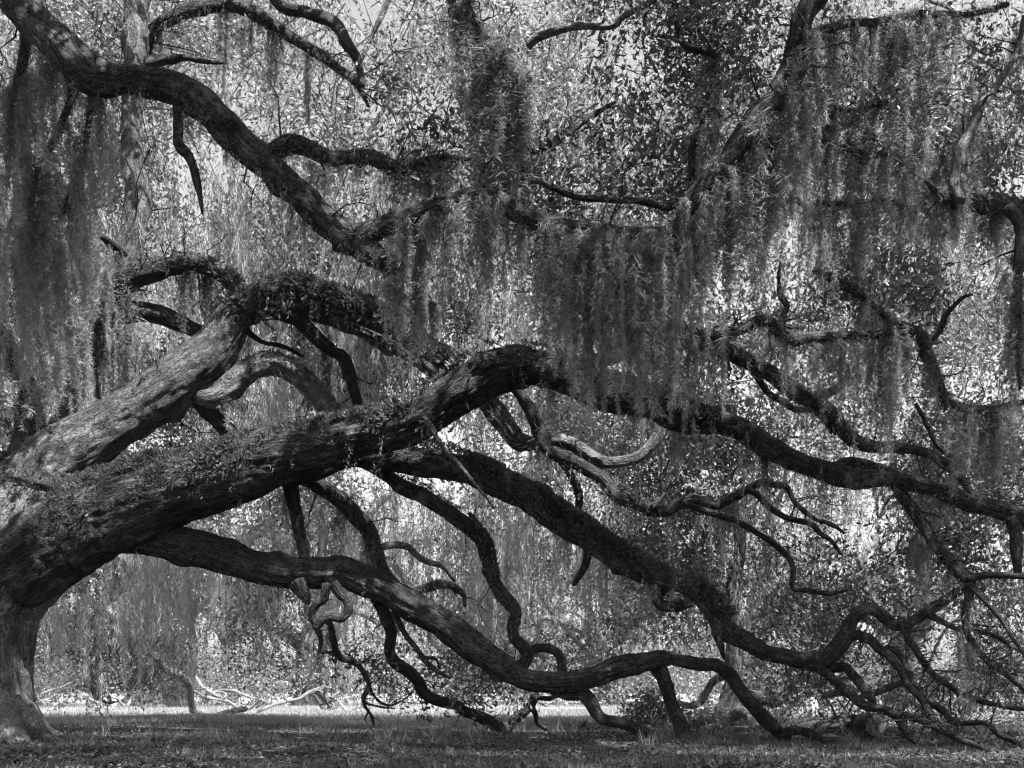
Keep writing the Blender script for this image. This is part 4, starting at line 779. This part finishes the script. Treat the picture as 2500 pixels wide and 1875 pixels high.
# pale posts, low rail fence
def box(name, lo, hi, mat, parent, jit=0):
    lo, hi = np.array(lo, float), np.array(hi, float); bvl = min(.012, (hi - lo).min() * .2)
    V = []
    for ins, zz in ((bvl, lo[2]), (0, lo[2] + bvl), (0, hi[2] - bvl), (bvl, hi[2])):
        for x, y in ((lo[0] + ins, lo[1] + ins), (hi[0] - ins, lo[1] + ins), (hi[0] - ins, hi[1] - ins), (lo[0] + ins, hi[1] - ins)): V.append((x, y, zz))
    Fc = [(0, 3, 2, 1), (12, 13, 14, 15)] + [(r * 4 + k, r * 4 + (k + 1) % 4, r * 4 + 4 + (k + 1) % 4, r * 4 + 4 + k) for r in range(3) for k in range(4)]
    return mesh_of(name, np.array(V) + rg.normal(size=(16, 3)) * jit, np.array(Fc), mat, parent)
for px, top, bot, wpx, lab in [(279, 1704, 1728, 11, 'short pale wooden post among the bleached branches'), (1987, 1702, 1746, 15, 'short bright post with split sides beyond the shaded grass')]:
    d = 1650 / (bot - 1690); p = P(px, bot, d); h_ = (bot - top) / F * d; w_ = wpx / F * d / 2
    t = thing('wooden_post', lab, 'post', (p[0], p[1], 0))
    box('post', (-w_, -w_, -.1), (-.006, w_, h_), PALEWOOD, t, .004); box('post', (.006, -w_ * .9, -.1), (w_, w_ * .9, h_ * .96), PALEWOOD, t, .004)
d = 32.; p = P(1560, 1690 + 1650 / d, d); t = thing('rail_fence', 'low white two-rail fence beyond the propped limb', 'fence', (p[0], p[1], 0))
for zz in (CAMH - 21 / F * d, CAMH - 38.5 / F * d): box('rail', (-.33 if zz > .2 else -.23, -.06, zz - .02), (1.3, .06, zz + .022), PALEWOOD, t, .003)
for xx in (.15, 1.2): box('post', (xx - .03, .062, -.1), (xx + .03, .12, .5), PALEWOOD, t, .003)

# dwarf palms
def palm(px, d, n, ln, label, group=None):
    p = P(px, HOR, d); t = thing('dwarf_palm', label, 'palm', (p[0], p[1], 0), group)
    for k in range(n):
        a = rg.uniform(0, 6.28); e = rg.uniform(.35, 1.35); dr = np.array([math.cos(a) * math.cos(e), math.sin(a) * math.cos(e), math.sin(e)])
        L_ = ln * rg.uniform(.6, 1.1); sd_ = unit(np.cross(dr, rg.normal(size=3))); w_ = .012
        b0 = np.array([0, 0, .0]); V = [b0 - sd_ * w_ * .4, b0 + sd_ * w_ * .4, b0 + dr * L_ * .4 + sd_ * w_, b0 + dr * L_ * .4 - sd_ * w_, b0 + dr * L_ + np.array([0, 0, -.18 * L_ * math.cos(e)])]
        mesh_of('frond', np.array(V), np.array([(0, 1, 2), (0, 2, 3), (3, 2, 4)]), FERN, t, tone=np.full(3, rg.uniform(.2, 1)))
    return t
palm(1426, 18.5, 26, .24, 'small spiky dwarf palm on the grass under the curved low limb')
palm(2215, 14.6, 34, .4, 'wide ragged dwarf palm under the crossing branches')
palm(2290, 15.4, 30, .38, 'dwarf palm half hidden behind the crossing branches by the field')
palm(520 + 45, 26.5, 22, .3, 'dark spiky dwarf palm on the mossy fallen log')
# leafy shrubs at the foot of the propped limb
def shrub(px, d, w_, h_, n, label):
    p = P(px, HOR, d); t = thing('shrub', label, 'shrub', (p[0], p[1], 0))
    c = rg.normal(size=(n, 3)) * [w_, w_ * .6, 0]; c[:, 2] = rg.uniform(.08, 1, n) * h_ * np.exp(-(c[:, 0] / w_) ** 2 * .3)
    V, T, tone, A_, B_ = clusters(c, 30, .16, .075, .42, rg, .1)
    mesh_of('foliage', V, T, LEAF, t, tone=tone, kind='stuff')
    z0 = c * [.25, .25, 0]; V, T = twigs(z0, c, .006, rg); mesh_of('stem', V, T, BARK, t, bark=V, kind='stuff')
shrub(1590, 18.5, .28, .55, 60, 'low leafy shrub beside the propped limb and white fence'); shrub(1720, 18, .25, .3, 30, 'low weedy shrub at the foot of the pale flared trunk')
shrub(1905, 21, .5, .7, 60, 'leafy shrub behind the limb that ends on the ground'); shrub(2330, 19, .9, .9, 120, 'broad dark shrub behind the tangle of thin branches')

# fallen leaves on the near ground, grass
def scatter(n, d0, d1, rng, lim=1.25):
    d = 1 / rng.uniform(1 / d1, 1 / d0, n); x = rng.uniform(-1, 1, n) * d * 1250 / F * lim
    return np.stack([x, d, ground_z(x, d)], -1)
C = scatter(46000, 7.8, 26, rg); D = rg.normal(size=C.shape) * [1, 1, .28]
V, T, tone = leaves(C + [0, 0, .006], D, .047, .5, rg, fold=.4)
tag(mesh_of('leaf_litter', V, T, LITTER, tone=tone, kind='stuff'), 'dry fallen leaves covering the shaded ground under the oak', 'leaf litter')
def grass(C, h0, h1, wdt, rng):
    n = len(C); lean = rng.normal(size=(n, 3)) * [.45, .45, 0]; h_ = rng.uniform(h0, h1, n)[:, None]
    sd_ = unit(rng.normal(size=(n, 3)) * [1, .4, 0]); ww = np.broadcast_to(wdt, (n,))[:, None]
    V = np.stack([C - sd_ * ww, C + sd_ * ww, C + (lean + [0, 0, 1]) * h_], 1).reshape(-1, 3)
    return V, np.arange(3 * n).reshape(-1, 3)
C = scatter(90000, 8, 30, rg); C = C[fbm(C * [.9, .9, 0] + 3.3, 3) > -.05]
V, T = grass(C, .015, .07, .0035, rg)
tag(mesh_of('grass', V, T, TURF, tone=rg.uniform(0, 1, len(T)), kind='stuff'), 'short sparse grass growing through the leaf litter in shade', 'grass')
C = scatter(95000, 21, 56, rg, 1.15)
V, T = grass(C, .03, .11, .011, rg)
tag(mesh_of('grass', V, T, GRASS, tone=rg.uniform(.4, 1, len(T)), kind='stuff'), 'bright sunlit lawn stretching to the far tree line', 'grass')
C = scatter(260, 13, 24, rg); C = np.repeat(C, 22, 0) + rg.normal(size=(260 * 22, 3)) * [.06, .06, 0]
V, T = grass(C, .06, .2, .004, rg)
tag(mesh_of('weeds', V, T, GRASS, tone=rg.uniform(0, .8, len(T)), kind='stuff'), 'scattered taller weeds standing at the edge of the shade', 'weeds')
C = scatter(420, 8, 24, rg); a = rg.uniform(0, 3.14, 420); L_ = rg.uniform(.06, .4, 420)
D = np.stack([np.cos(a) * L_, np.sin(a) * L_, rg.uniform(0, .03, 420)], -1)
V, T = twigs(C - D / 2 + [0, 0, .012], C + D / 2 + [0, 0, .012], rg.uniform(.003, .009, 420), rg)
tag(mesh_of('fallen_twigs', V, T, BARK_PALE, bark=V, kind='stuff'), 'small dead twigs littering the shaded ground under the oak', 'twigs')
print('MOSSCOUNT', COUNT[0], 'TRIS', sum(sum(len(p.vertices) - 2 for p in me.polygons[:1]) * len(me.polygons) for me in bpy.data.meshes), 'OBJ', len(bpy.data.objects))
